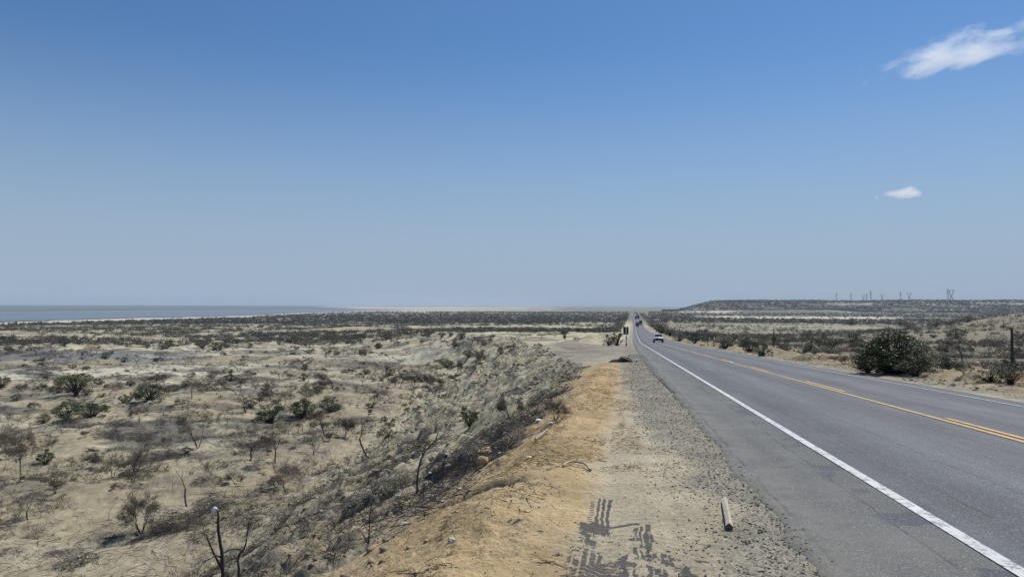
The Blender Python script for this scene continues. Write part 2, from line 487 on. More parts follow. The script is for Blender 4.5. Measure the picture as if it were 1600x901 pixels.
M['stone'] = simple("loose_stone", (0.21, 0.195, 0.165), 0.9, var=0.45, scale=3.0, coords='Object')
M['bankstone'] = simple("broken_bank_stone", (0.30, 0.272, 0.20), 0.95, var=0.45, scale=2.5)
M['clod'] = simple("dry_clod", (0.25, 0.205, 0.145), 0.95, var=0.35, scale=5)
M['gravel'] = simple("dark_gravel", (0.18, 0.168, 0.145), 0.9, var=0.75, scale=9.0)
M['ochre_rock'] = simple("ochre_rock", (0.42, 0.30, 0.16), 0.9, var=0.25, scale=5, bmp=0.03)
M['pale_rock'] = simple("pale_rock", (0.46, 0.43, 0.37), 0.9, var=0.2, scale=9, bmp=0.01)
M['grass'] = simple("dry_straw", (0.33, 0.245, 0.12), 0.9, var=0.3, scale=2)
M['white_plastic'] = simple("white_plastic", (0.72, 0.74, 0.76), 0.45, var=0.08)
M['blue_plastic'] = simple("pale_blue_plastic", (0.42, 0.55, 0.66), 0.4, var=0.1)
M['yellow_plastic'] = simple("yellow_plastic", (0.70, 0.58, 0.22), 0.45, var=0.1)
M['black_board'] = simple("backlit_dark_sheet_metal", (0.022, 0.022, 0.024), 0.6, var=0.2)  # near-black tone carries the backlit shade of the road sign's back
M['white_enamel'] = simple("white_enamel", (0.62, 0.63, 0.63), 0.5, var=0.1)
M['black_enamel'] = simple("black_enamel", (0.02, 0.02, 0.02), 0.5, var=0.1)
M['pole_wood'] = simple("dark_pole_wood", (0.048, 0.040, 0.034), 0.85, var=0.3, scale=14)
M['steel'] = simple("galvanised_steel", (0.11, 0.12, 0.14), 0.6, metal=0.0, var=0.1)
M['car_white'] = simple("white_car_paint", (0.80, 0.81, 0.82), 0.25, var=0.02)
M['glass'] = simple("tinted_glass", (0.03, 0.04, 0.05), 0.08, var=0.05)
M['tyre'] = simple("tyre_rubber", (0.02, 0.02, 0.02), 0.85, var=0.1)
M['trim'] = simple("black_trim", (0.018, 0.018, 0.02), 0.5, var=0.1)
M['lamp'] = simple("headlamp_glass", (0.55, 0.58, 0.6), 0.1, var=0.05)
M['rim'] = simple("alloy_rim", (0.35, 0.36, 0.37), 0.35, metal=0.8, var=0.05)
M['truck_dark'] = simple("dark_blue_truck_paint", (0.035, 0.045, 0.06), 0.4, var=0.05)
M['truck_grey'] = simple("grey_tarpaulin", (0.13, 0.14, 0.15), 0.7, var=0.15)
M['truck_rust'] = simple("dark_brown_truck_paint", (0.06, 0.045, 0.035), 0.5, var=0.1)
M['hide'] = simple("dark_brown_hide", (0.045, 0.030, 0.022), 0.9, var=0.5, scale=9, bmp=0.02)
M['bark_strip'] = simple("pale_torn_strip", (0.50, 0.38, 0.26), 0.8, var=0.2)
def water_material():
    m, nt, b = mat("shallow_lake_water")
    pos = N(nt, "ShaderNodeNewGeometry").outputs['Position']
    mp = N(nt, "ShaderNodeMapping"); mp.inputs['Scale'].default_value = (0.002, 0.006, 1); nt.links.new(pos, mp.inputs[0])
    f = noise(nt, mp.outputs[0], 1.0, 5, 0.6)
    nt.links.new(mix(nt, rmap(nt, f, 0.4, 0.62, 0, 1), (0.16, 0.195, 0.215), (0.12, 0.155, 0.18)), b.inputs['Base Color'])
    b.inputs['Roughness'].default_value = 0.35
    b.inputs['Specular IOR Level'].default_value = 0.25
    bump(nt, b, noise(nt, pos, 0.6, 4), 0.5, 0.5)
    return m
M['water'] = water_material()

# ------------------------------------------------------------------ ground sheet
def build_ground():
    a_f = np.arange(-38.5, 38.51, 0.082)
    a_c = np.concatenate([np.arange(-180, -40, 3.5), a_f, np.arange(41, 180, 3.5)])
    ang = np.radians(a_c)
    rr = [0.05, 0.6, 1.3, 2.0]
    while rr[-1] < 15800:
        d = rr[-1]
        st = 0.02 if d < 3.8 else 0.0032 if d < 10 else 0.0046 if d < 90 else 0.007 if d < 400 else 0.0105 if d < 3200 else 0.05
        rr.append(d * (1 + st))
    rr = np.array(rr)
    A, RR = np.meshgrid(ang, rr)
    X = np.sin(A) * RR; Y = np.cos(A) * RR
    Z = H(X, Y)
    nr, na = X.shape
    idx = np.arange(nr * na).reshape(nr, na)
    i0 = idx[:-1, :]; i1 = idx[1:, :]
    Fq = np.stack([i0, i1, np.roll(i1, -1, 1), np.roll(i0, -1, 1)], -1).reshape(-1, 4)
    x, y, z = X.ravel(), Y.ravel(), Z.ravel()
    # ---- colour zones
    dist = np.sqrt(x * x + y * y)
    u = x - cx(y); t = uc(y) - u
    n_a = fbm(x / 6, y / 6, 5, 101); n_b = fbm(x / 22 + 3, y / 22, 5, 111); n_c = fbm(x / 1.2, y / 1.2, 5, 121)
    n_d = fbm(x / 70 + 3, y / 40, 5, 131); n_g = fbm(x * 3 + 9, y * 3, 4, 141)
    def C(r, g, b): return np.array([r, g, b])[None, :]
    def lerp(c, m, col):
        m = np.clip(m, 0, 1)[:, None]
        return c * (1 - m) + col * m
    sand = C(0.395, 0.348, 0.250); ochre = C(0.395, 0.292, 0.155); orange = C(0.41, 0.255, 0.11)
    floor = C(0.288, 0.252, 0.168); pale = C(0.425, 0.390, 0.290); grey = C(0.175, 0.168, 0.148); greyg = C(0.265, 0.25, 0.205)
    c = np.repeat(floor, len(x), 0)
    c = lerp(c, ss(0.48, 0.66, n_b) * 0.8, pale)
    c = lerp(c, ss(0.50, 0.66, n_d) * 0.55, C(0.20, 0.185, 0.140))
    c = lerp(c, ss(0.56, 0.68, n_a) * 0.6, C(0.205, 0.185, 0.135))
    # pale clay flat at the far left, and the ash-grey ground behind it
    def blob(bx, by, sx, sy, nz, lo=0.35):
        e = ((x - bx) / sx) ** 2 + ((y - by) / sy) ** 2
        return ss(1.25, 0.75, e + (nz - 0.5) * 1.6)
    PB = pale_spots
    for (bx, by, sx, sy, colr, a) in PB:
        c = lerp(c, blob(bx, by, sx, sy, n_b) * a, C(*colr))
    wash = 1 - np.abs(2 * fbm(x / 34 + 7, y / 17 + 2, 4, 133) - 1) * 9
    c = lerp(c, np.clip(wash, 0, 1) * ss(30, 45, dist) * (u < 0) * 0.6, C(0.46, 0.415, 0.30))
    bp = ss(0.52, 0.66, fbm(x / 11 + 31, y / 5.5, 4, 137)) * ss(55, 80, dist) * (u < 0) * ss(700, 400, dist)
    c = lerp(c, bp * 0.8, C(0.105, 0.098, 0.085))
    # slope of the embankment
    sl = ss(0.2, 1.5, t) * ss(34, 20, t) * ss(230, 160, y)
    c = lerp(c, sl, C(0.290, 0.250, 0.170))
    c = lerp(c, sl * ss(0.45, 0.62, n_c) * 0.7, C(0.31, 0.275, 0.21))
    bank = ss(0.2, 1.5, t) * ss(23, 18, t) * ss(24, 36, y) * ss(230, 180, y)
    c = lerp(c, bank * 0.85, C(0.315, 0.284, 0.198))
    c = lerp(c, bank * ss(0.5, 0.62, n_c) * 0.7, C(0.385, 0.355, 0.262))
    # shoulder
    shl = ss(0.5, -0.3, t) * ss(1.6, 1.4, u) * (u < 2) * np.maximum(ss(170, 115, y), ss(-7, -3, u))
    c = lerp(c, shl, sand)
    och = ss(-0.15, -0.55, u + (n_c - 0.5) * 0.5) * shl * ss(46, 38, y)
    och = np.maximum(och, ss(1.6, 0.4, t) * ss(-0.8, 0.0, t) * ss(44, 34, y) * (u < 2))
    c = lerp(c, och * 0.9, ochre)
    c = lerp(c, och * ss(0.45, 0.6, n_g) * 0.5, C(0.43, 0.335, 0.20))
    org = np.exp(-(((u + 0.75) / 0.9) ** 2 + ((y - 24) / 11) ** 2) ** 1.5) * ss(0.30, 0.55, n_c)
    c = lerp(c, org * 0.42, orange)
    gv = ss(0.45, 0.85, u + (n_c - 0.5) * 0.8 + np.interp(y, [0, 7, 10, 15, 30], [-0.22, -0.2, -0.05, 0.4, 0.9])) * shl
    gv = np.maximum(gv, shl * ss(38, 48, y) * 0.6 * ss(150, 110, y))
    c = lerp(c, gv * 0.8, greyg)
    pad = (u < 1.6) * ss(0.6, -0.6, t) * ss(44, 58, y) * ss(140, 115, y)
    c = lerp(c, pad * 0.7, C(0.235, 0.22, 0.185))
    red = np.exp(-(((u + 8.0) / 5.0) ** 2 + ((y - 92) / 9) ** 2)) * ss(0.35, 0.6, n_a)
    c = lerp(c, red * 0.8, C(0.17, 0.105, 0.065))
    c = lerp(c, np.exp(-(((u + 5) / 6) ** 2 + ((y - 72) / 4) ** 2)) * 0.5, C(0.13, 0.125, 0.115))
    pz = ss(-1.5, -5, u) * ss(55, 75, y) * ss(900, 500, y) * ss(3, -6, t)
    pn = fbm(x / 9 + 8, y / 14, 5, 143)
    c = lerp(c, pz * ss(0.50, 0.60, pn) * 0.8, C(0.45, 0.40, 0.27))
    c = lerp(c, pz * ss(0.47, 0.38, pn) * 0.8, C(0.175, 0.155, 0.115))
    trk = np.abs(u + 9 + 5 * np.sin(y / 60.0)) ; trk = np.exp(-((trk - 1.1) / 0.6) ** 2)
    c = lerp(c, trk * ss(90, 110, y) * ss(900, 700, y) * 0.8, C(0.50, 0.46, 0.33))
    # right verge
    rv = ss(10.0, 10.4, u) * ss(15.5, 13.5, u) * ss(500, 200, y)
    c = lerp(c, rv, C(0.275, 0.225, 0.145))
    c = lerp(c, rv * ss(0.5, 0.6, n_c), C(0.345, 0.285, 0.185))
    c = lerp(c, rv * ss(11.4, 10.6, u) * 0.8, greyg)
    c = lerp(c, ss(12.6, 13.4, u) * ss(16.5, 14.5, u) * ss(60, 30, y) * ss(0.42, 0.58, n_a), C(0.28, 0.15, 0.07))
    rp = ss(15, 19, u) * ss(900, 500, y)
    c = lerp(c, rp * 0.85, C(0.165, 0.145, 0.105))
    c = lerp(c, rp * ss(0.48, 0.62, fbm(x / 18, y / 9, 4, 151)) * 0.55, C(0.27, 0.245, 0.18))
    c = lerp(c, ss(15, 60, u) * ss(300, 420, y) * ss(900, 620, y) * ss(0.42, 0.6, fbm(x / 90, y / 30, 4, 155)) * 0.55, C(0.34, 0.31, 0.23))
    c = lerp(c, np.exp(-(((x - 300) / 120) ** 2 + ((y - 370) / 110) ** 2)) * 0.75, C(0.19, 0.165, 0.115))
    # far plain: dark scrubby belts and pale clearings
    fn = fbm(x / 160, y / 70, 5, 161)
    belt = ss(620, 1000, dist)
    c = lerp(c, belt * 0.85, C(0.115, 0.112, 0.090))
    c = lerp(c, belt * ss(0.54, 0.66, fn) * 0.6, C(0.30, 0.285, 0.23))
    # pale shore, salt flats
    az = np.degrees(np.arctan2(x, y))
    d1, d2 = shore(az)
    nzl = (fbm(az * 0.7, dist / 400, 4, 171) - 0.5)
    # beach in front of the lake
    beach = ss(d1 * 0.845, d1 * 0.87, dist * (1 + 0.12 * nzl)) * ss(-5.5, -7.5, az)
    c = lerp(c, beach, C(0.44, 0.41, 0.33))
    salt = ss(2350, 2750, dist * (1 + 0.3 * nzl)) * ss(5.0, -1.0, az + 6 * nzl) * (az > -40)
    salt = np.maximum(salt, ss(1500, 1700, dist * (1 + 0.3 * nzl)) * ss(-4, -9, az + 10 * nzl))
    c = lerp(c, salt, C(0.40, 0.37, 0.31))
    strp = fbm(az * 0.10, np.log(np.maximum(dist, 1)) * 26, 3, 181)
    c = lerp(c, salt * ss(0.60, 0.68, strp) * 0.8, C(0.10, 0.10, 0.09))
    marsh = ss(-11, -14, az) * ss(d2 * 0.98, d2 * 1.02, dist) * ss(d2 * 1.6, d2 * 1.5, dist)
    c = lerp(c, marsh, C(0.115, 0.125, 0.09))
    fb = ss(-13, -16, az) * ss(d2 * 1.55, d2 * 1.65, dist)
    c = lerp(c, fb * (1 - 0.6 * ss(0.6, 0.66, strp)), C(0.085, 0.115, 0.15))
    c = lerp(c, ss(8500, 12000, dist) * ss(2, -2, az), C(0.10, 0.125, 0.155))
    # right far: pale clearing strip and the ridge
    st = ss(1120, 1180, dist * (1 + 0.25 * nzl)) * ss(1420, 1330, dist * (1 + 0.25 * nzl)) * ss(13.5, 16.5, az) * ss(29, 26, az)
    c = lerp(c, st, C(0.50, 0.46, 0.36))
    st2 = ss(2020, 2080, dist * (1 + 0.2 * nzl)) * ss(2300, 2250, dist * (1 + 0.2 * nzl)) * ss(11, 12.4, az) * ss(17.5, 16.0, az)
    c = lerp(c, st2, C(0.46, 0.43, 0.34))
    rd = ss(2200, 2500, dist) * ss(11.5, 13, az)
    c = lerp(c, rd * 0.9, C(0.085, 0.080, 0.070))
    c = lerp(c, rd * ss(0.55, 0.66, fbm(x / 60, z / 9, 4, 191)) * 0.7, C(0.34, 0.31, 0.25))
    c = lerp(c, rd * ss(16.5, 14.5, az) * 0.6, C(0.27, 0.25, 0.20))
    # ---- masks
    gravel = np.clip(shl * (0.22 + 0.78 * gv) + rv * 0.8, 0, 1) * (1 - 0.5 * och)
    deb = np.zeros_like(x)
    db_n = ss(0.40, 0.62, fbm(x / 3.4 + 2, y / 7, 4, 201))
    crestband = ss(-0.5, 0.6, t) * ss(10, 3.5, t) * ss(70, 45, y)
    deb = np.maximum(deb, crestband * (0.32 + 0.5 * db_n))
    deb = np.maximum(deb, sl * (0.20 + 0.5 * db_n) * (1 - 0.8 * bank))
    deb = np.maximum(deb, (u < 0) * ss(15, 25, t) * ss(420, 250, dist) * (0.26 + 0.6 * ss(0.50, 0.68, n_b * 0.5 + n_a * 0.5)))
    deb = np.maximum(deb, rp * (0.25 + 0.5 * ss(0.45, 0.6, n_a)) * ss(400, 250, dist))
    deb = np.maximum(deb, och * ss(0.52, 0.66, n_g) * 0.42)
    deb *= ss(700, 400, dist)
    # tarry stain with tread prints on the shoulder: drawn in (u, y)
    sel = (y > 4.0) & (y < 9) & (np.abs(u) < 2)
    stain = np.zeros_like(x)
    us, ys = u[sel], y[sel]
    wz = (fbm(us * 9, ys * 5, 4, 211) - 0.5)
    uw = us + wz * 0.035; yw = ys + (fbm(us * 7 + 5, ys * 5, 4, 221) - 0.5) * 0.35
    s = np.zeros_like(us)
    def strip(c0, c1, w, y0, y1, a=1.0):
        cc = np.interp(yw, [5.0, 8.0], [c0, c1])
        return a * ss(w, w * 0.7, np.abs(uw - cc)) * ss(y1 + .03, y1 - .03, yw) * ss(y0 - .03, y0 + .03, yw)
    for k, o in enumerate((-0.05, 0.0, 0.05)):
        s = np.maximum(s, strip(-0.23 + o, -0.21 + o, 0.017, 6.2, 7.68))
    s = np.maximum(s, strip(-0.33, -0.33, 0.03, 6.6, 7.5, 0.75) * (np.sin(ys * 90) > 0.1))
    wu = (fbm(us * 6 + 2, ys * 4 + 7, 5, 261, 0.6) - 0.5) * 0.30; wy = (fbm(us * 8 + 12, ys * 5 + 3, 5, 265, 0.6) - 0.5) * 0.7
    def tri(cu, cy, ru, ry, a=1.0):
        return 0.8 * a * ss(1.35, 0.6, ((us + wu - cu) / ru) ** 2 + ((ys + wy - cy) / ry) ** 2)
    s = np.maximum(s, tri(-0.30, 6.35, 0.11, 0.33))
    s = np.maximum(s, tri(-0.27, 5.3, 0.20, 0.75, 0.85))
    s = np.maximum(s, tri(-0.26, 4.9, 0.22, 0.6, 0.95)); s = np.maximum(s, tri(0.05, 4.7, 0.4, 0.42, 0.8))
    s = np.maximum(s, tri(-0.02, 5.35, 0.07, 0.5, 0.9))
    s = np.maximum(s, strip(0.07, 0.09, 0.022, 4.2, 6.38, 0.9)); s = np.maximum(s, strip(0.125, 0.125, 0.018, 4.2, 6.45, 0.85)); s = np.maximum(s, strip(0.18, 0.19, 0.03, 4.2, 6.52, 0.8))
    s = np.maximum(s, strip(0.27, 0.05, 0.05, 4.2, 6.2))
    edge = np.interp(yw, [4.2, 5.0, 5.6, 6.1], [0.95, 0.62, 0.36, 0.2])
    s = np.maximum(s, ss(0.0, 0.04, edge - us - wu * 0.6) * ss(0.1, 0.16, uw) * ss(6.2, 6.1, yw) * ss(0.30, 0.46, fbm(us * 4, (ys - us * 1.2) * 14, 3, 231) + 0.12 * ss(5.4, 4.7, ys)))
    for (y0, y1, yy) in ((-0.2, 0.12, 6.55), (-0.2, 0.12, 6.10), (0.25, 0.7, 5.7)):
        line = yy + 0.12 * np.sin(us * 14) * 0.4 - (us - y0) * (0.25 if y0 < 0 else 0.9)
        s = np.maximum(s, 0.9 * ss(0.055, 0.02, np.abs(ys - line)) * (us > y0) * (us < y1))
    hole = fbm(us * 13 + 3, ys * 6 + us * 3, 4, 251, 0.6) + 0.35 * (fbm(us * 22, ys * 9, 3, 255) - 0.5)
    s = s * (1 - 0.95 * ss(0.53, 0.60, hole) * (yw < 6.3))
    fr = ss(0.5, 0.62, fbm(us * 9, ys * 30 + us * 12, 3, 257))
    s = np.maximum(s, 0.8 * fr * ss(0.14, 0.05, np.abs(uw + 0.33)) * (yw < 6.6) * (yw > 5.2))
    s = s * (1 - 0.5 * ss(0.3, 0.8, np.sin(us * 105 + 1.5 * wz)) * (yw < 6.3) * ss(0.42, 0.55, fbm(us * 5 + 8, ys * 3, 3, 259)))
    # tread gaps
    s = s * (1 - 0.5 * ss(0.6, 0.95, np.sin((ys + np.abs(us + 0.3) * 0.8) * 82 + 7 * wz)) * ss(0.45, 0.6, fbm(us * 6, ys * 4, 3, 241)) * ((us < -0.05) | (us > 0.12)) * (ys < 6.0))
    stain[sel] = np.clip(s, 0, 1)
    me = np_mesh("desert_ground", np.stack([x, y, z], 1), Fq, M['ground'], smooth=True)
    for nm, arr in (("Col", c), ("Mask", np.stack([gravel, deb, stain], 1))):
        ca = me.color_attributes.new(nm, 'FLOAT_COLOR', 'POINT')
        ca.data.foreach_set('color', np.concatenate([np.clip(arr, 0, 1), np.ones((len(x), 1))], 1).astype(np.float32).ravel())
    o = link(bpy.data.objects.new("desert_ground", me))
    tag(o, "dry sandy desert ground with charred patches and a steep bank left of the road", kind='structure')

def shore(az):       # near and far shore distance of the lake along a bearing (degrees)
    d1 = np.interp(az, [-180, -35, -19.5, -13, -8, 180], [930, 1000, 1500, 2450, 3600, 3600])
    d2 = np.interp(az, [-180, -35, -19.5, -13, -8, 180], [2300, 2500, 3300, 3900, 3620, 3620])
    return d1, d2

def W(px, py):
    g = ground_at(px, py); return g.x, g.y
pale_spots = []
for (px, py, sx, sy, colr, a) in (
        (160, 585, 32, 9, (0.46, 0.435, 0.35), 0.9), (30, 580, 26, 10, (0.46, 0.43, 0.34), 0.9), (290, 575, 26, 12, (0.40, 0.385, 0.30), 0.8),
        (90, 553, 60, 14, (0.13, 0.14, 0.14), 0.9), (215, 556, 34, 12, (0.17, 0.185, 0.185), 0.85), (20, 548, 50, 14, (0.12, 0.12, 0.12), 0.8),
        (720, 535, 60, 22, (0.33, 0.325, 0.265), 0.8), (600, 548, 26, 8, (0.42, 0.39, 0.30), 0.6), (890, 512, 60, 60, (0.44, 0.40, 0.27), 0.95),
        (930, 505, 40, 120, (0.44, 0.40, 0.27), 0.95), (620, 650, 9, 5, (0.21, 0.135, 0.08), 0.7), (560, 645, 10, 5, (0.24, 0.19, 0.12), 0.6),
        (120, 770, 9, 7, (0.33, 0.285, 0.19), 0.6), (330, 725, 9, 4, (0.35, 0.315, 0.22), 0.7), (520, 700, 7, 4, (0.34, 0.31, 0.23), 0.6),
        (60, 690, 9, 5, (0.30, 0.255, 0.175), 0.7), (300, 665, 10, 4, (0.34, 0.315, 0.23), 0.7),
        (1250, 510, 55, 30, (0.38, 0.35, 0.27), 0.7), (1090, 515, 20, 40, (0.40, 0.37, 0.28), 0.8)):
    wx, wy = W(px, py)
    pale_spots.append((wx, wy, sx, sy, colr, a))
build_ground()

# lake sheet
def build_lake():
    az = np.radians(np.linspace(-60, -8.2, 260))
    d1, d2 = shore(np.degrees(az))
    wob = (fbm(az * 60, az * 0 + 2.0, 4, 301) - 0.5)
    d1 = d1 * (1 + 0.10 * wob); d2 = d2 * (1 + 0.05 * wob)
    rows = []
    for k in range(9):
        d = d1 + (d2 - d1) * k / 8
        zz = np.interp(d, [0, 1000, 2500, 30000], [-21.5, -21.5, -22.3, -24]) + 0.75
        rows.append(np.stack([np.sin(az) * d, np.cos(az) * d, zz], 1))
    V = np.concatenate(rows); n = len(az)
    idx = np.arange(len(V)).reshape(9, n)
    Fq = np.stack([idx[:-1, :-1], idx[:-1, 1:], idx[1:, 1:], idx[1:, :-1]], -1).reshape(-1, 4)
    tag(np_obj("lake_water", V, Fq, M['water'], smooth=True), "shallow blue lake on the far left plain", kind='structure')
build_lake()

# ------------------------------------------------------------------ road
def strip_mesh(name, material, us, ys, lift, ragged=False, uvs=True):
    ys = np.asarray(ys)
    n = len(us)
    U = np.repeat(np.asarray(us)[None, :], len(ys), 0).astype(float)
    if ragged:
        e = (fbm(ys * 0.9, ys * 0 + 1, 6, 401, 0.62) - 0.5) * 0.34 + (fbm(ys * 11, ys * 0 + 4, 3, 405) - 0.5) * 0.09
        br = ss(24, 34, ys) * ss(100, 80, ys)
        U[:, 0] += e * (0.8 + 0.5 * br) - 0.22 * br + 0.06
        U[:, 1] = U[:, 0] + 0.015
        U[:, -1] += (fbm(ys * 1.1, ys * 0 + 8, 4, 407) - 0.5) * 0.35
    Yg = np.repeat(ys[:, None], n, 1)
    Xg = U + cx(Yg)
    Zg = zr(Yg) + lift
    if ragged:
        Zg = Zg + (fbm(U * 0.8, Yg * 0.3, 3, 411) - 0.5) * 0.006
        Zg[:, 0] -= 0.03 + 0.13 * ss(14, 26, ys); Zg[:, -1] -= 0.05
    V = np.stack([Xg.ravel(), Yg.ravel(), Zg.ravel()], 1)
    idx = np.arange(len(V)).reshape(len(ys), n)
    Fq = np.stack([idx[:-1, :-1], idx[:-1, 1:], idx[1:, 1:], idx[1:, :-1]], -1).reshape(-1, 4)
    me = np_mesh(name, V, Fq, material, smooth=True)
    uvl = me.uv_layers.new(name="road")
    uvc = np.stack([U.ravel(), Yg.ravel()], 1)[Fq.ravel()]
    uvl.data.foreach_set('uv', uvc.astype(np.float32).ravel())
    return link(bpy.data.objects.new(name, me))

ys_r = [-30.0]
while ys_r[-1] < 6000:
    y = ys_r[-1]
    ys_r.append(y + (0.5 if y < 3 else 0.05 if y < 25 else 0.12 if y < 110 else 1.0 if y < 400 else 6.0 if y < 1200 else 40))
strip_mesh_o = strip_mesh("road_asphalt", M['road'], [1.25, 1.27, 1.6, 2.2, 2.8, 3.6, 4.4, 5.2, 6.0, 6.8, 7.6, 8.4, 9.2, 9.8, 10.15], ys_r, 0.0, True)
tag(strip_mesh_o, "long straight grey asphalt road with worn shoulder running to the horizon", kind='structure')
ys_m = [y for y in ys_r if y < 3600]
def line(name, mt, u0, u1, y0, y1, label):
    n = [y for y in ys_m if y0 < y < y1]
    yy = [y0] + n + [y1]
    o = strip_mesh(name, mt, [u0, (u0 + u1) / 2, u1], yy, 0.010)
    tag(o, label, kind='structure')
line("road_marking", M['white_paint'], 2.68, 2.81, -30, 3500, "solid white edge line along the near shoulder")
line("road_marking", M['white_paint_thin'], 9.10, 9.20, -30, 3500, "thin worn white edge line on the far side of the road")
line("road_marking", M['yellow_paint'], 6.10, 6.21, -30, 3500, "solid yellow centre line")
y0 = 10.05
while y0 < 220:
    line("road_marking", M['yellow_paint'], 6.30, 6.41, y0, y0 + 4.6, "yellow dash beside the solid centre line")
    y0 += 11.4

# ------------------------------------------------------------------ vegetation prototypes
def tubes(segs, sides=3):
    """segs: list of (p0, p1, r0, r1) -> V, F"""
    if not segs: return np.zeros((0, 3)), np.zeros((0, 4), int)
    P0 = np.array([s[0] for s in segs]); P1 = np.array([s[1] for s in segs])
    R0 = np.array([s[2] for s in segs]); R1 = np.array([s[3] for s in segs])
    D = P1 - P0; D /= np.maximum(np.linalg.norm(D, axis=1, keepdims=True), 1e-9)
    up = np.where(np.abs(D[:, 2:3]) < 0.9, np.array([[0, 0, 1.0]]), np.array([[1.0, 0, 0]]))
    A = np.cross(D, up); A /= np.linalg.norm(A, axis=1, keepdims=True); B = np.cross(D, A)
    V = []
    for k in range(sides):
        a = 2 * math.pi * k / sides
        o = A * math.cos(a) + B * math.sin(a)
        V.append(P0 + o * R0[:, None]); V.append(P1 + o * R1[:, None])
    V = np.stack(V, 1)               # n, 2*sides, 3
    n = len(segs); base = np.arange(n)[:, None] * (2 * sides)
    Fs = []
    for k in range(sides):
        k2 = (k + 1) % sides
        Fs.append(np.concatenate([base + 2 * k, base + 2 * k2, base + 2 * k2 + 1, base + 2 * k + 1], 1))
    return V.reshape(-1, 3), np.concatenate(Fs)

def merge(parts):
    Vs, Fs, o = [], [], 0
    for V, Fc in parts:
        Vs.append(V); Fs.append(Fc + o); o += len(V)
    return np.concatenate(Vs), np.concatenate(Fs)

def rand_unit(rg):
    v = Vector((rg.gauss(0, 1), rg.gauss(0, 1), rg.gauss(0, 1))); return v.normalized()

def grow(rg, segs, tips, p, d, ln, r, depth, maxd, wob, spread, upb, nch):
    n = 3 if depth < 2 else 2
    for i in range(n):
        d = (d + rand_unit(rg) * wob + Vector((0, 0, upb))).normalized()
        if upb == 0.03 and depth >= 2: d = Vector((d.x, d.y, d.z * 0.62)).normalized()
        q = p + d * (ln / n)
        r2 = r * (0.9 if depth else 0.93)
        segs[depth].append((tuple(p), tuple(q), r, r2))
        p, r = q, r2
        if depth >= 1 and rg.random() < 0.5 and depth < maxd:
            dd = (d + rand_unit(rg) * spread).normalized()
            grow(rg, segs, tips, p, dd, ln * 0.6, r * 0.55, depth + 1, maxd, wob, spread, upb, nch)
    if depth >= maxd:
        tips.append(p.copy()); return
    for i in range(rg.choice(nch)):
        dd = (d + rand_unit(rg) * spread).normalized()
        grow(rg, segs, tips, p, dd, ln * rg.uniform(0.62, 0.85), r * rg.uniform(0.55, 0.72), depth + 1, maxd, wob, spread, upb, nch)

def leaves(rg, pts, n, spread, size, flat=0.0):
    """n leaf quads scattered round pts"""
    g = np.random.default_rng(rg.randrange(1 << 30))
    P = np.array([tuple(p) for p in pts])[g.integers(0, len(pts), n)]
    P = P + g.normal(0, 1, (n, 3)) * spread * np.array([1, 1, 1 - flat])
    a = g.normal(0, 1, (n, 3)); a /= np.linalg.norm(a, axis=1, keepdims=True)
    b = np.cross(a, g.normal(0, 1, (n, 3))); b /= np.linalg.norm(b, axis=1, keepdims=True)
    s = size * g.uniform(0.6, 1.3, (n, 1))
    V = np.stack([P - a * s, P - b * s * 0.45, P + a * s, P + b * s * 0.45], 1).reshape(-1, 3)
    Fq = np.arange(4 * n).reshape(n, 4)
    return V, Fq

class Proto:
    pass

def norm_fix(groups):
    """scale all groups so that the plant is 1 high and 1 wide with its base at the origin"""
    allv = np.concatenate([g for g in groups if len(g)])
    zmax = np.percentile(allv[:, 2], 99.5)
    cxx = (np.percentile(allv[:, 0], 1) + np.percentile(allv[:, 0], 99)) / 2
    w = max(np.percentile(allv[:, 0], 99) - np.percentile(allv[:, 0], 1), np.percentile(allv[:, 1], 99) - np.percentile(allv[:, 1], 1))
    for g in groups:
        if len(g):
            g[:, 0] = g[:, 0] / w; g[:, 1] = g[:, 1] / w; g[:, 2] = g[:, 2] / zmax
    return w, zmax

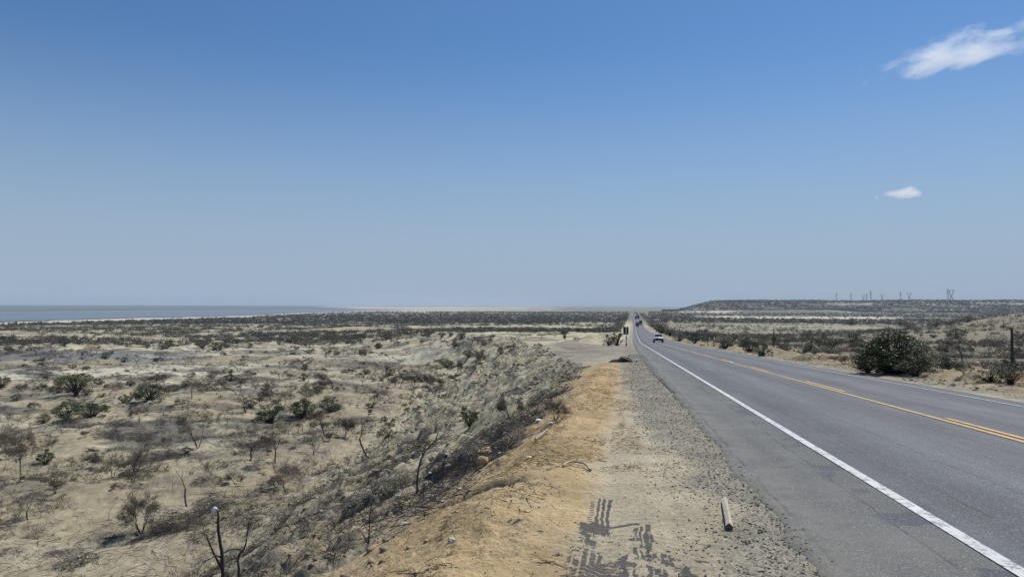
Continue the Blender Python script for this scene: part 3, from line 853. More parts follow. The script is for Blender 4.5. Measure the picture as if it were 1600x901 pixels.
def make_bare(seed, kind):
    """kinds: spreading, upright, shrub, sapling"""
    rg = random.Random(seed)
    segs = [[] for _ in range(8)]; tips = []
    if kind == 'spreading':
        nst = rg.choice((1, 2, 2))
        for s in range(nst):
            a = rg.uniform(0, 6.28)
            grow(rg, segs, tips, Vector((0, 0, -0.1)), Vector((math.cos(a) * 0.35, math.sin(a) * 0.35, 1)).normalized(), 1.1, 0.055, 0, 5, 0.22, 0.75, 0.03, (2, 3))
    elif kind == 'upright':
        for s in range(rg.choice((2, 3, 4))):
            a = rg.uniform(0, 6.28)
            grow(rg, segs, tips, Vector((0, 0, -0.1)), Vector((math.cos(a) * 0.5, math.sin(a) * 0.5, 1)).normalized(), 0.9, 0.04, 0, 4, 0.22, 0.7, 0.03, (2, 2, 3))
    elif kind == 'shrub':
        for s in range(rg.choice((6, 7, 8))):
            a = rg.uniform(0, 6.28)
            grow(rg, segs, tips, Vector((0, 0, -0.05)), Vector((math.cos(a) * 0.8, math.sin(a) * 0.8, 1)).normalized(), 0.55, 0.02, 0, 4, 0.22, 0.6, 0.03, (2, 3))
    elif kind == 'sapling':
        for s in range(1):
            a = rg.uniform(0, 6.28)
            grow(rg, segs, tips, Vector((0, 0, -0.1)), Vector((math.cos(a) * 0.2, math.sin(a) * 0.2, 1)).normalized(), 1.4, 0.035, 0, 2, 0.14, 0.7, 0.06, (1, 2))
    tk = [s for lv in segs[:2] for s in lv]
    tw = [s for lv in segs[2:] for s in lv]
    # extra fine twigs at the tips
    fine = []
    ntw = {'spreading': 3, 'upright': 2, 'shrub': 2, 'sapling': 2}[kind]
    for p in tips:
        for k in range(ntw):
            d = (rand_unit(rg) + Vector((0, 0, 0.3))).normalized()
            fine.append((tuple(p), tuple(p + d * rg.uniform(0.12, 0.32)), 0.0055, 0.003))
    minr = 0.0058
    tw = [(a, b, max(r0, minr), max(r1, minr)) for a, b, r0, r1 in tw]
    V1, F1 = tubes(tk, 5); V2, F2 = tubes(tw + fine, 3)
    p = Proto(); p.tips = tips
    return p, V1, F1, V2, F2, tips, rg

PROTO = {}
def reg(kind, lst): PROTO[kind] = lst
def build_proto(name, root_parts):
    """root_parts: list of (part_name, V, F, material)"""
    return [(pn, np_mesh(name + "_" + pn, V, Fc, mt)) for pn, V, Fc, mt in root_parts if len(V)]

def proto_bare(kind, seeds, leafy=None, leafn=0, trunkmat='bark', twigmat='twig'):
    out = []
    for s in seeds:
        p, V1, F1, V2, F2, tips, rg = make_bare(s, kind)
        parts = []
        LV, LF = (leaves(rg, tips, leafn, 0.14, 0.035) if leafy else (np.zeros((0, 3)), np.zeros((0, 4), int)))
        w, h = norm_fix([V1, V2, LV])
        parts.append(('trunk', V1, F1, M[trunkmat]))
        parts.append(('twigs', V2, F2, M[twigmat]))
        if leafy: parts.append(('leaves', LV, LF, M[leafy]))
        out.append(build_proto(kind, parts))
    return out

def proto_bush(seeds, nleaf, leafmat, size, dome=0.75, nclump=34, tree=False, flat=False):
    out = []
    for s in seeds:
        rg = random.Random(s); g = np.random.default_rng(s)
        segs = []; cl = []
        base_h = 0.42 if tree else 0.02
        for k in range(nclump):
            a = rg.uniform(0, 6.283); rr_ = math.sqrt(rg.random()) * 0.46
            top = base_h + (1 - base_h) * (1 - (rr_ / 0.5) ** 2.2 * (0.5 if flat else 0.75)) * rg.uniform(0.72, 1.0)
            z = top if rg.random() < (0.6 if nclump < 60 else 0.4) else rg.uniform(base_h + 0.03, top)
            if flat: z = max(z, base_h + 0.2)
            cl.append((Vector((math.cos(a) * rr_, math.sin(a) * rr_, z * 0.93)), rg.uniform(0.055, 0.12)))
        P = []
        for c_, r_ in cl:
            m = int(nleaf / nclump)
            d = g.normal(0, 1, (m, 3)); d /= np.linalg.norm(d, axis=1, keepdims=True)
            rad = r_ * (0.55 + 0.55 * g.random((m, 1)) ** 0.6)
            q = np.array(tuple(c_)) + d * rad * np.array([1.15, 1.15, 0.7 if flat else 0.85]); P.append(q)
            # branch
            st = Vector((rg.uniform(-0.03, 0.03), rg.uniform(-0.03, 0.03), -0.03))
            md = st.lerp(c_, 0.5) + Vector((rg.uniform(-.05, .05), rg.uniform(-.05, .05), 0.08 if tree else 0.02))
            segs.append((tuple(st), tuple(md), 0.016, 0.010)); segs.append((tuple(md), tuple(c_), 0.010, 0.004))
        P = np.concatenate(P); P[:, 2] = np.maximum(P[:, 2], 0.0)
        n = len(P)
        a = g.normal(0, 1, (n, 3)); a /= np.linalg.norm(a, axis=1, keepdims=True)
        b = np.cross(a, g.normal(0, 1, (n, 3))); b /= np.linalg.norm(b, axis=1, keepdims=True)
        sz = size * g.uniform(0.6, 1.35, (n, 1))
        V = np.stack([P - a * sz, P - b * sz * 0.5, P + a * sz, P + b * sz * 0.5], 1).reshape(-1, 3)
        Fq = np.arange(4 * n).reshape(n, 4)
        if tree:
            segs.append(((0, 0, -0.06), (0.02, 0.01, 0.26), 0.034, 0.026)); segs.append(((0.02, 0.01, 0.26), (0.10, 0.03, 0.6), 0.024, 0.014))
            segs.append(((0, 0, 0.1), (-0.11, -0.03, 0.55), 0.022, 0.012))
        V1, F1 = tubes(segs, 5)
        out.append(build_proto('bush', [('trunk', V1, F1, M['bark']), ('crown', V, Fq, M[leafmat])]))
    return out

def proto_mat(seeds):
    """low mat of fallen charred brushwood"""
    out = []
    for s in seeds:
        rg = random.Random(s); segs = []
        for k in range(420):
            a = rg.uniform(0, 6.283); rr_ = math.sqrt(rg.random()) * 0.45
            hgt = (1 - (rr_ / 0.5) ** 2) * rg.random()
            p = Vector((math.cos(a) * rr_, math.sin(a) * rr_, hgt * 0.75))
            aa = rg.gauss(0.5, 0.5); d = Vector((math.cos(aa), math.sin(aa), rg.gauss(0, 0.35)))
            for i in range(3):
                q = p + d * rg.uniform(0.03, 0.07)
                q.z = max(q.z, -0.03)
                segs.append((tuple(p), tuple(q), 0.0045, 0.0035))
                p = q; d = (d + rand_unit(rg) * 0.5).normalized()
        V, Fq = tubes(segs, 3)
        V[:, 2] = np.clip(V[:, 2], -0.2, 1.1)
        out.append([('brushwood', np_mesh('brushwood', V, Fq, M['char']))])
    return out

PROTO['dry_tree'] = proto_bare('spreading', (1, 2, 3, 4), 'leaf_olive', 450)
PROTO['olive_tree'] = proto_bare('spreading', (11, 12, 13, 14), 'leaf_olive', 1900)
PROTO['bare_tree'] = proto_bare('upright', (21, 22, 23, 24), None, trunkmat='bark', twigmat='twig')
PROTO['dry_shrub'] = proto_bare('shrub', (31, 32, 33), None)
PROTO['olive_shrub'] = proto_bare('shrub', (41, 42, 43), 'leaf_grey', 1500)
PROTO['sapling'] = proto_bare('sapling', (51, 52, 53, 54), None, trunkmat='char', twigmat='char')
PROTO['green_bush'] = proto_bush((61, 62, 63, 64), 3600, 'leaf_dark', 0.021)
PROTO['big_bush'] = proto_bush((66,), 24000, 'leaf_dark', 0.0125, nclump=120)
PROTO['grey_bush'] = proto_bush((71, 72, 73), 3000, 'leaf_grey', 0.018)
PROTO['green_tree'] = proto_bush((81, 82, 83), 3600, 'leaf_dark', 0.020, tree=True, flat=True, nclump=30)
PROTO['brush_mat'] = proto_mat((91, 92, 93))

CATS = {'dry_tree': 'tree', 'olive_tree': 'tree', 'bare_tree': 'tree', 'dry_shrub': 'shrub', 'olive_shrub': 'shrub', 'sapling': 'sapling',
        'green_bush': 'bush', 'big_bush': 'bush', 'grey_bush': 'bush', 'green_tree': 'tree', 'brush_mat': 'brushwood'}
ONAME = {'dry_tree': 'dry_tree', 'olive_tree': 'thorn_tree', 'bare_tree': 'bare_tree', 'dry_shrub': 'dry_shrub', 'olive_shrub': 'thorn_shrub',
         'sapling': 'dead_sapling', 'green_bush': 'evergreen_bush', 'big_bush': 'evergreen_bush', 'grey_bush': 'grey_green_bush',
         'green_tree': 'evergreen_tree', 'brush_mat': 'charred_brushwood'}
_cnt = {}
def plant(kind, loc, w, h, label, group=None, rz=None, tilt=0.0, variant=None):
    k = _cnt.get(kind, 0); _cnt[kind] = k + 1
    pl = PROTO[kind]; parts = pl[(k if variant is None else variant) % len(pl)]
    rz = rnd.uniform(0, 6.283) if rz is None else rz
    nm = ONAME[kind]
    if len(parts) == 1:
        o = bpy.data.objects.new(nm, parts[0][1]); COL.objects.link(o)
    else:
        o = bpy.data.objects.new(nm, None); o.empty_display_size = 0.3; COL.objects.link(o)
        for pn, me in parts:
            c = bpy.data.objects.new(pn, me); COL.objects.link(c); c.parent = o
    o.location = loc; o.rotation_euler = (tilt, 0, rz); o.scale = (w, w, h)
    tag(o, label, CATS[kind], group)
    return o

def place(kind, px, py, wpx, hpx, label, group=None, **kw):
    g = ground_at(px, py)
    s = g.y / F
    return plant(kind, g, wpx * s * 1.05, hpx * s * 1.03, label, group, **kw)

PL = [
 # kind, x, base y, width, height (photo pixels), label
 ('green_tree', 119, 617, 56, 35, "umbrella-crowned green tree standing alone on pale ground at the far left"),
 ('green_bush', 106, 613, 16, 11, "small dark bush left of the umbrella-crowned tree's trunk"),
 ('green_bush', 134, 617, 18, 13, "small round bush right of the umbrella-crowned tree's trunk"),
 ('green_bush', 235, 624, 58, 26, "wide dark green bush on the pale slope right of the umbrella-crowned tree"),
 ('green_bush', 104, 656, 44, 30, "left half of the dark bush pair below the umbrella-crowned tree"),
 ('green_bush', 142, 652, 52, 28, "right half of the dark bush pair below the umbrella-crowned tree"),
 ('green_bush', 3, 605, 28, 20, "dark bush cut by the left edge of the photo"),
 ('sapling', 101, 570, 9, 11, "tiny dark sapling alone on the pale clay flat"),
 ('green_bush', 135, 577, 12, 6, "tiny green bush on the clay flat right of the tiny sapling"),
 ('olive_shrub', 33, 611, 20, 11, "low olive shrub right of the bush at the left edge"),
 ('olive_shrub', 64, 611, 18, 12, "low olive shrub left of the umbrella-crowned tree"),
 ('dry_shrub', 247, 568, 14, 9, "small dry shrub on the clay flat's right part"),
 ('bare_tree', 298, 566, 14, 12, "small bare tree at the right rim of the clay flat"),
 ('bare_tree', 318, 581, 18, 16, "small bare tree right of the clay flat, left one of two"),
 ('bare_tree', 373, 581, 22, 18, "small bare tree right of the clay flat, right one of two"),
 ('dry_shrub', 338, 587, 24, 10, "flat dry shrub between the two bare trees right of the clay flat"),
 ('dry_tree', 299, 623, 52, 34, "wide grey dry tree right of the wide dark green bush"),
 ('olive_tree', 316, 613, 30, 20, "olive thorn tree just behind the wide grey dry tree"),
 ('dry_tree', 218, 661, 34, 31, "round-crowned leafless tree below the wide dark green bush"),
 ('green_bush', 68, 661, 24, 16, "small dark shrub left of the dark bush pair"),
 ('dry_tree', 97, 679, 26, 26, "small dry tree in front of the dark bush pair, left one"),
 ('dry_tree', 124, 671, 24, 24, "small dry tree in front of the dark bush pair, right one"),
 ('bare_tree', 383, 645, 30, 34, "upright bare tree on the left plain right of the grey dry tree"),
 ('dry_tree', 355, 661, 22, 22, "little dry tree left of the big dark bush clump"),
 ('olive_tree', 33, 742, 58, 72, "tall thin-stemmed thorn tree with yellow-green crown at the lower left"),
 ('olive_tree', -8, 718, 60, 52, "yellow-green thorn tree cut by the left edge"),
 ('olive_tree', 66, 718, 34, 38, "small yellow-green thorn tree behind the round green bush"),
 ('green_bush', 71, 725, 26, 26, "round dark green bush right of the thin-stemmed thorn tree"),
 ('sapling', 86, 760, 22, 30, "bent leafless sapling below the round green bush"),
 ('dry_shrub', 88, 762, 20, 12, "low dry shrub at the foot of the bent sapling"),
 ('bare_tree', 206, 739, 36, 50, "dark bare tree beside the long diagonal brushwood mat"),
 ('bare_tree', 168, 742, 22, 30, "thin pale bare tree left of the dark bare tree"),
 ('dry_shrub', 141, 732, 26, 20, "dark dry shrub left of the thin pale bare tree"),
 ('bare_tree', 309, 700, 46, 48, "vase-shaped leafless tree above the lower left path"),
 ('dry_tree', 391, 720, 84, 56, "broad leafless thorn tree with forked trunk"),
 ('dry_tree', 430, 722, 66, 58, "broad many-stemmed leafless tree right of the forked one"),
 ('sapling', 270, 767, 16, 28, "short dead sapling on the pale slope at the lower left"),
 ('sapling', 292, 792, 32, 62, "forked dead sapling behind the brushwood of the lower left"),
 ('dry_shrub', 368, 757, 28, 22, "grey dry shrub right of the forked dead sapling"),
 ('sapling', 169, 814, 12, 34, "thin upright dead stem at the lower left"),
 ('sapling', 206, 853, 14, 44, "thin dead stem in front of the lower left dry shrub"),
 ('dry_shrub', 221, 833, 56, 60, "large leafless grey shrub at the lower left"),
 ('sapling', 128, 872, 10, 26, "slight dead twig standing near the lower left corner"),
 ('bare_tree', 489, 709, 30, 36, "small bare tree with fanned stems in the middle of the left plain"),
 ('bare_tree', 507, 681, 36, 44, "dark bare tree behind the fanned small one"),
 ('dry_shrub', 537, 684, 34, 30, "rounded dark leafless shrub right of the dark bare tree"),
 ('sapling', 575, 714, 34, 68, "tall slender dead tree at the foot of the bank"),
 ('sapling', 607, 696, 18, 36, "thin dead tree right of the tall slender one"),
 ('dry_shrub', 598, 692, 26, 22, "low dark shrub between the two slender dead trees"),
 ('dry_shrub', 432, 762, 22, 18, "spiky dead shrub on the lower bank left of centre"),
 ('sapling', 441, 745, 10, 20, "short dead twig above the spiky dead shrub"),
 ('green_bush', 424, 661, 48, 34, "large dark green bush, left one of the clump in mid plain"),
 ('green_bush', 474, 652, 42, 32, "dark green bush, middle one of the clump in mid plain"),
 ('green_bush', 515, 644, 40, 27, "dark green bush, right one of the clump in mid plain"),
 ('olive_tree', 441, 640, 46, 30, "olive thorn tree behind the left dark bush of the clump"),
 ('olive_tree', 482, 628, 44, 26, "olive thorn tree behind the middle dark bush of the clump"),
 ('dry_tree', 520, 608, 46, 32, "grey spreading dry tree behind the dark bush clump"),
 ('dry_shrub', 505, 607, 36, 12, "low dark shrub under the grey spreading dry tree"),
 ('dry_tree', 567, 603, 26, 18, "small dry tree, first of the row right of the spreading one"),
 ('dry_tree', 591, 602, 24, 18, "small dry tree, second of the row right of the spreading one"),
 ('dry_shrub', 606, 602, 22, 16, "small dry shrub, third of the row right of the spreading tree"),
 ('dry_tree', 626, 605, 34, 24, "leafless tree, fourth of the row right of the spreading tree"),
 ('dry_shrub', 645, 604, 30, 20, "dense grey shrub, fifth of the row right of the spreading tree"),
 ('dry_shrub', 665, 606, 30, 22, "dense grey shrub, sixth of the row right of the spreading tree"),
 ('olive_shrub', 682, 604, 26, 14, "olive shrub closing the row at its right end"),
 ('dry_tree', 575, 638, 28, 28, "olive-grey small tree alone below the shrub row"),
 ('dry_tree', 646, 640, 24, 30, "brown-grey small tree on reddish soil at the bank's foot"),
 ('green_bush', 697, 574, 28, 16, "round dark green bush near the top of the left plain"),
 ('green_bush', 731, 559, 20, 13, "dark green bush, left one of the pair beyond the bank"),
 ('green_bush', 748, 561, 28, 12, "dark green bush, right one of the pair beyond the bank"),
 ('bare_tree', 752, 551, 24, 20, "bare tree rising behind the green pair beyond the bank"),
 ('green_bush', 782, 553, 12, 12, "small spiky dark bush right of the green pair"),
 ('dry_shrub', 710, 546, 22, 14, "small bare tree left of the green pair"),
 ('green_bush', 733, 667, 30, 36, "spiky dark green shrub on the rocky bank"),
 ('dry_shrub', 735, 580, 18, 10, "low grey shrub on the pale track beyond the bank"),
 ('dry_shrub', 715, 582, 16, 18, "thin grey shrub left of the pale track"),
 ('dry_shrub', 797, 655, 34, 42, "leafless shrub on the rocky bank, left one of two"),
 ('dry_shrub', 868, 657, 38, 34, "leafless shrub on the rocky bank near the shoulder"),
 ('sapling', 830, 662, 14, 44, "thin dead stem between the two leafless bank shrubs"),
 ('green_tree', 883, 530, 17, 14, "small round dark tree on the pale open ground"),
 ('dry_tree', 868, 527, 22, 8, "low dry bush left of the small round dark tree"),
 ('grey_bush', 951, 540, 20, 20, "grey-green bush behind the roadside sign, left one"),
 ('green_bush', 965, 540, 20, 26, "dark green bush behind the roadside sign, right one"),
 ('green_bush', 335, 547, 20, 13, "compact black-green bush in the dark scrub line"),
 ('green_bush', 260, 545, 20, 12, "compact dark bush right in the left scrub line"),
 ('green_bush', 10, 535, 24, 12, "dark round bush at the left edge of the scrub line"),
 ('green_bush', 100, 540, 22, 13, "dark round bush behind the burnt scrub at the left"),
 ('dry_tree', 82, 552, 30, 20, "dark leafless tree in the burnt scrub, right one"),
 ('dry_tree', 55, 549, 36, 18, "dark leafless tree in the burnt scrub, middle one"),
 ('dry_tree', 28, 551, 34, 16, "dark leafless tree in the burnt scrub, left one"),
 ('bare_tree', 140, 536, 18, 16, "bare tree with dark trunk beside the pale strip"),
 ('green_tree', 316, 544, 22, 12, "small flat-topped dark tree in the scrub line"),
 ('green_tree', 344, 546, 22, 12, "second small flat-topped dark tree in the scrub line"),
 ('sapling', 430, 832, 20, 30, "low dead branch standing on the lower bank"),
 ('green_bush', 759, 508, 15, 6, "small dark bush at the near rim of the far scrub belt, left of centre"),
 ('green_bush', 824, 506, 15, 6, "dark bush at the rim of the far scrub belt above the bank's crest"),
 ('green_bush', 858, 505, 12, 5, "low dark bush at the rim of the belt right of the one above the crest"),
 ('green_tree', 690, 528, 16, 8, "flat-topped dark tree on the pale ground left of the bank's far end"),
 ('dry_tree', 812, 519, 20, 9, "grey dry tree among pale mounds, left of the small round dark tree"),
 ('dry_shrub', 836, 520, 16, 7, "grey dry shrub among pale mounds, between dry tree and round dark tree"),
 ('dry_tree', 846, 529, 24, 9, "spreading grey tree left of the low dry bush on the pale ground"),
 ('dry_tree', 822, 529, 20, 9, "spreading grey tree further left on the pale ground"),
 ('dry_shrub', 902, 532, 10, 6, "tiny dry shrub below the small notice board"),
 ('dry_tree', 762, 545, 22, 15, "grey bare tree on the plain left of the bank's far end"),
 ('dry_tree', 738, 538, 24, 14, "grey bare tree further left beyond the bank"),
 ('dry_shrub', 800, 546, 18, 7, "low dark shrub at the end of the bank's crest"),
 ('green_bush', 711, 536, 8, 10, "narrow dark green shrub beyond the bank"),
 ('bare_tree', 765, 534, 10, 11, "thin bare tree behind the grey one beyond the bank"),
 ('dry_shrub', 885, 515, 12, 4, "low grey shrub on the pale open ground behind the round dark tree"),
 ('dry_shrub', 940, 512, 12, 5, "low grey shrub beside the pale spur track"),
 ('dry_tree', 660, 524, 20, 9, "small grey tree by the dark line left of the flat-topped dark tree"),
 ('dry_tree', 600, 527, 20, 9, "small grey tree in the scrub line of the middle left plain"),
 ('green_bush', 590, 545, 12, 10, "small dark tree-like bush in the middle left scrub line"),
 ('green_bush', 487, 525, 18, 8, "dark flat bush in the left scrub line, left one"),
 ('green_bush', 519, 523, 18, 8, "dark flat bush in the left scrub line, right one"),
 # right side of the road
 ('big_bush', 1396, 584, 108, 70, "large dense evergreen bush right beside the far verge"),
 ('green_bush', 1432, 588, 54, 38, "lower right lobe bush pressed against the large evergreen bush"),
 ('green_bush', 1356, 582, 44, 40, "lower left lobe bush pressed against the large evergreen bush"),
 ('grey_bush', 1386, 531, 36, 23, "grey-green bush rising behind the large evergreen bush"),
 ('green_bush', 1333, 542, 34, 24, "dark bush left of the large evergreen, taller one"),
 ('green_bush', 1299, 543, 44, 18, "dark low bush left of the taller dark bush"),
 ('bare_tree', 1263, 546, 26, 32, "thin bare tree left of the low dark bush"),
 ('green_bush', 1262, 527, 18, 12, "dark leafy clump behind the thin bare tree"),
 ('green_bush', 1210, 534, 26, 13, "round dark bush behind the second roadside pole"),
 ('dry_tree', 1240, 524, 26, 14, "dark spreading tree right of the second roadside pole"),
 ('grey_bush', 1287, 528, 28, 12, "grey rounded bush above the low dark bush"),
 ('green_bush', 1192, 556, 26, 22, "dark bush at the verge left of the second pole"),
 ('green_bush', 1170, 550, 30, 27, "tall dark bush at the verge between sign and second pole"),
 ('grey_bush', 1132, 545, 36, 22, "grey-green bush beside the verge below the tall dark bush"),
 ('green_bush', 1142, 540, 30, 18, "dark bush behind the grey-green verge bush"),
 ('dry_tree', 1106, 541, 34, 34, "bare spreading tree right of the small white road sign"),
 ('green_bush', 1086, 536, 26, 18, "dark bush behind the small white road sign"),
 ('grey_bush', 1062, 533, 26, 16, "grey bush left of the small white road sign"),
 ('green_bush', 1034, 521, 26, 17, "dark roadside bush beyond the oncoming white car"),
 ('grey_bush', 1047, 525, 20, 12, "grey roadside bush right beyond the oncoming white car"),
 ('green_bush', 1024, 513, 16, 11, "dark roadside bush where the road narrows"),
 ('green_bush', 1418, 514, 24, 13, "round dark bush above the large evergreen, right one"),
 ('grey_bush', 1407, 508, 26, 12, "grey bush behind the round dark bush above the large evergreen"),
 ('green_bush', 1330, 507, 22, 11, "compact dark bush on the far side of the right plain"),
 ('green_bush', 1463, 509, 26, 11, "dark bush of the middle row on the right plain, left one"),
 ('green_bush', 1484, 508, 20, 10, "dark bush of the middle row on the right plain, right one"),
 ('green_bush', 1511, 503, 22, 11, "dark bush at the foot of the right hillside"),
 ('green_bush', 1495, 528, 36, 17, "dark double bush above the bare tree on the right plain"),
 ('dry_tree', 1504, 566, 52, 42, "broad leafless tree with dark trunk on the right plain"),
 ('bare_tree', 1473, 579, 26, 30, "bare tree left of the broad leafless tree"),
 ('bare_tree', 1553, 553, 26, 34, "crooked bare tree left of the tall dark pole"),
 ('green_bush', 1548, 597, 50, 26, "evergreen bush at the foot of the tall dark pole, left one"),
 ('grey_bush', 1580, 600, 46, 36, "grey-green bush around the foot of the tall dark pole"),
 ('green_bush', 1594, 529, 26, 13, "dark bush at the right edge of the photo"),
 ('dry_shrub', 1506, 585, 22, 18, "low dry shrub below the broad leafless tree"),
 ('dry_tree', 1528, 507, 26, 16, "thin tree on the right hillside's lower flank"),
 ('green_bush', 1545, 494, 22, 8, "low dark bush on the crest of the right hillside"),
 ('dry_shrub', 1318, 568, 44, 14, "grey low shrub at the verge left of the large evergreen"),
 ('brush_mat', 1262, 562, 60, 11, "long charred brushwood heap behind the far verge"),
 ('brush_mat', 216, 686, 62, 22, "dome of charred brushwood below the round-crowned leafless tree"),
 ('brush_mat', 160, 684, 60, 12, "thin dark brushwood strip left of the charred dome"),
 ('brush_mat', 262, 716, 46, 24, "dark brushwood at the upper end of the diagonal mat"),
 ('brush_mat', 215, 742, 58, 24, "dark brushwood along the diagonal beside the dark bare tree"),
 ('brush_mat', 284, 822, 84, 40, "large grey brushwood mat in the lower left"),
 ('brush_mat', 330, 795, 70, 36, "grey brushwood mat behind the sapling with the plastic bag"),
 ('brush_mat', 322, 752, 50, 18, "small charred brushwood dome above the grey mats"),
 ('brush_mat', 120, 876, 70, 20, "low dark brushwood near the lower left corner"),
 ('brush_mat', 300, 651, 70, 14, "charred brushwood strip right of the round-crowned leafless tree"),
 ('brush_mat', 445, 738, 56, 18, "charred brushwood at the foot of the broad many-stemmed tree"),
 ('brush_mat', 580, 612, 60, 9, "dark brushwood strip below the shrub row"),
 ('brush_mat', 620, 760, 90, 34, "charred brushwood spread over the mid bank"),
 ('brush_mat', 660, 700, 90, 24, "charred brushwood on the bank above the crooked sapling"),
 ('brush_mat', 560, 800, 80, 40, "charred brushwood on the lower bank beside the shoulder"),
 ('brush_mat', 405, 696, 60, 12, "dark brushwood behind the forked leafless tree"),
]
for (k, px, py, w, h, lb) in PL:
    place(k, px, py, w, h, lb)

# random smaller plants across the plains, one object each
def scatter():
    items = []
    zones = [(-39, 6, 60, 130, 72, 'left'), (-38, 7.5, 130, 230, 165, 'left'), (-37, 8, 230, 420, 310, 'left'),
             (15, 37, 55, 150, 40, 'right'), (12, 37, 150, 400, 230, 'right')]
    for (a0, a1, d0, d1, n, side) in zones:
        c = 0; tries = 0
        while c < n and tries < n * 30:
            tries += 1
            az = R(rnd.uniform(a0, a1)); d = math.sqrt(rnd.uniform(d0 * d0, d1 * d1))
            x, y = math.sin(az) * d, math.cos(az) * d
            u = x - float(cx(y))
            if side == 'left' and u > float(uc(y)) - (12 if y < 130 else 2): continue
            if side == 'left' and -26 < u < 2 and y < 200: continue
            if side == 'right' and u < 19: continue
            if vnoise(np.array(x / 30.0), np.array(y / 30.0), 77) < rnd.uniform(0.2, 0.62) : continue
            if any(((x - b[0]) / b[2]) ** 2 + ((y - b[1]) / b[3]) ** 2 < 0.9 and b[4][0] > 0.38 for b in pale_spots): continue
            items.append((x, y, d, side)); c += 1
    for (x, y, d, side) in items:
        z = float(H(x, y)); q = rnd.random()
        if side == 'left':
            k = 'dry_tree' if q < 0.22 else 'dry_shrub' if q < 0.47 else 'olive_tree' if q < 0.62 else 'green_bush' if q < 0.84 else 'bare_tree' if q < 0.93 else 'olive_shrub'
        else:
            k = 'dry_tree' if q < 0.18 else 'dry_shrub' if q < 0.36 else 'grey_bush' if q < 0.58 else 'green_bush' if q < 0.84 else 'bare_tree' if q < 0.93 else 'olive_tree'
        h = {'dry_tree': 2.9, 'olive_tree': 2.9, 'bare_tree': 2.7, 'dry_shrub': 1.3, 'olive_shrub': 1.2, 'green_bush': 1.9, 'grey_bush': 1.9}[k] * rnd.uniform(0.65, 1.3) * (0.75 if side == 'right' else 0.55 if d < 130 else 0.75 if d < 230 else 1.0)
        w = h * rnd.uniform(1.2, 1.9)
        band = 'nearer' if d < 130 else 'middle' if d < 230 else 'farther'
        desc = {'dry_tree': "grey leafless thorn tree", 'olive_tree': "thorn tree with thin olive foliage", 'bare_tree': "dark upright bare tree",
                'dry_shrub': "low grey leafless shrub", 'olive_shrub': "low shrub with sparse olive leaves", 'green_bush': "small dark evergreen bush",
                'grey_bush': "small grey-green bush"}[k]
        lb = "%s scattered over the %s part of the %s plain" % (desc, band, side)
        plant(k, (x, y, z - 0.03), w, h, lb, "%ss on the %s %s plain" % (desc, band, side))
scatter()

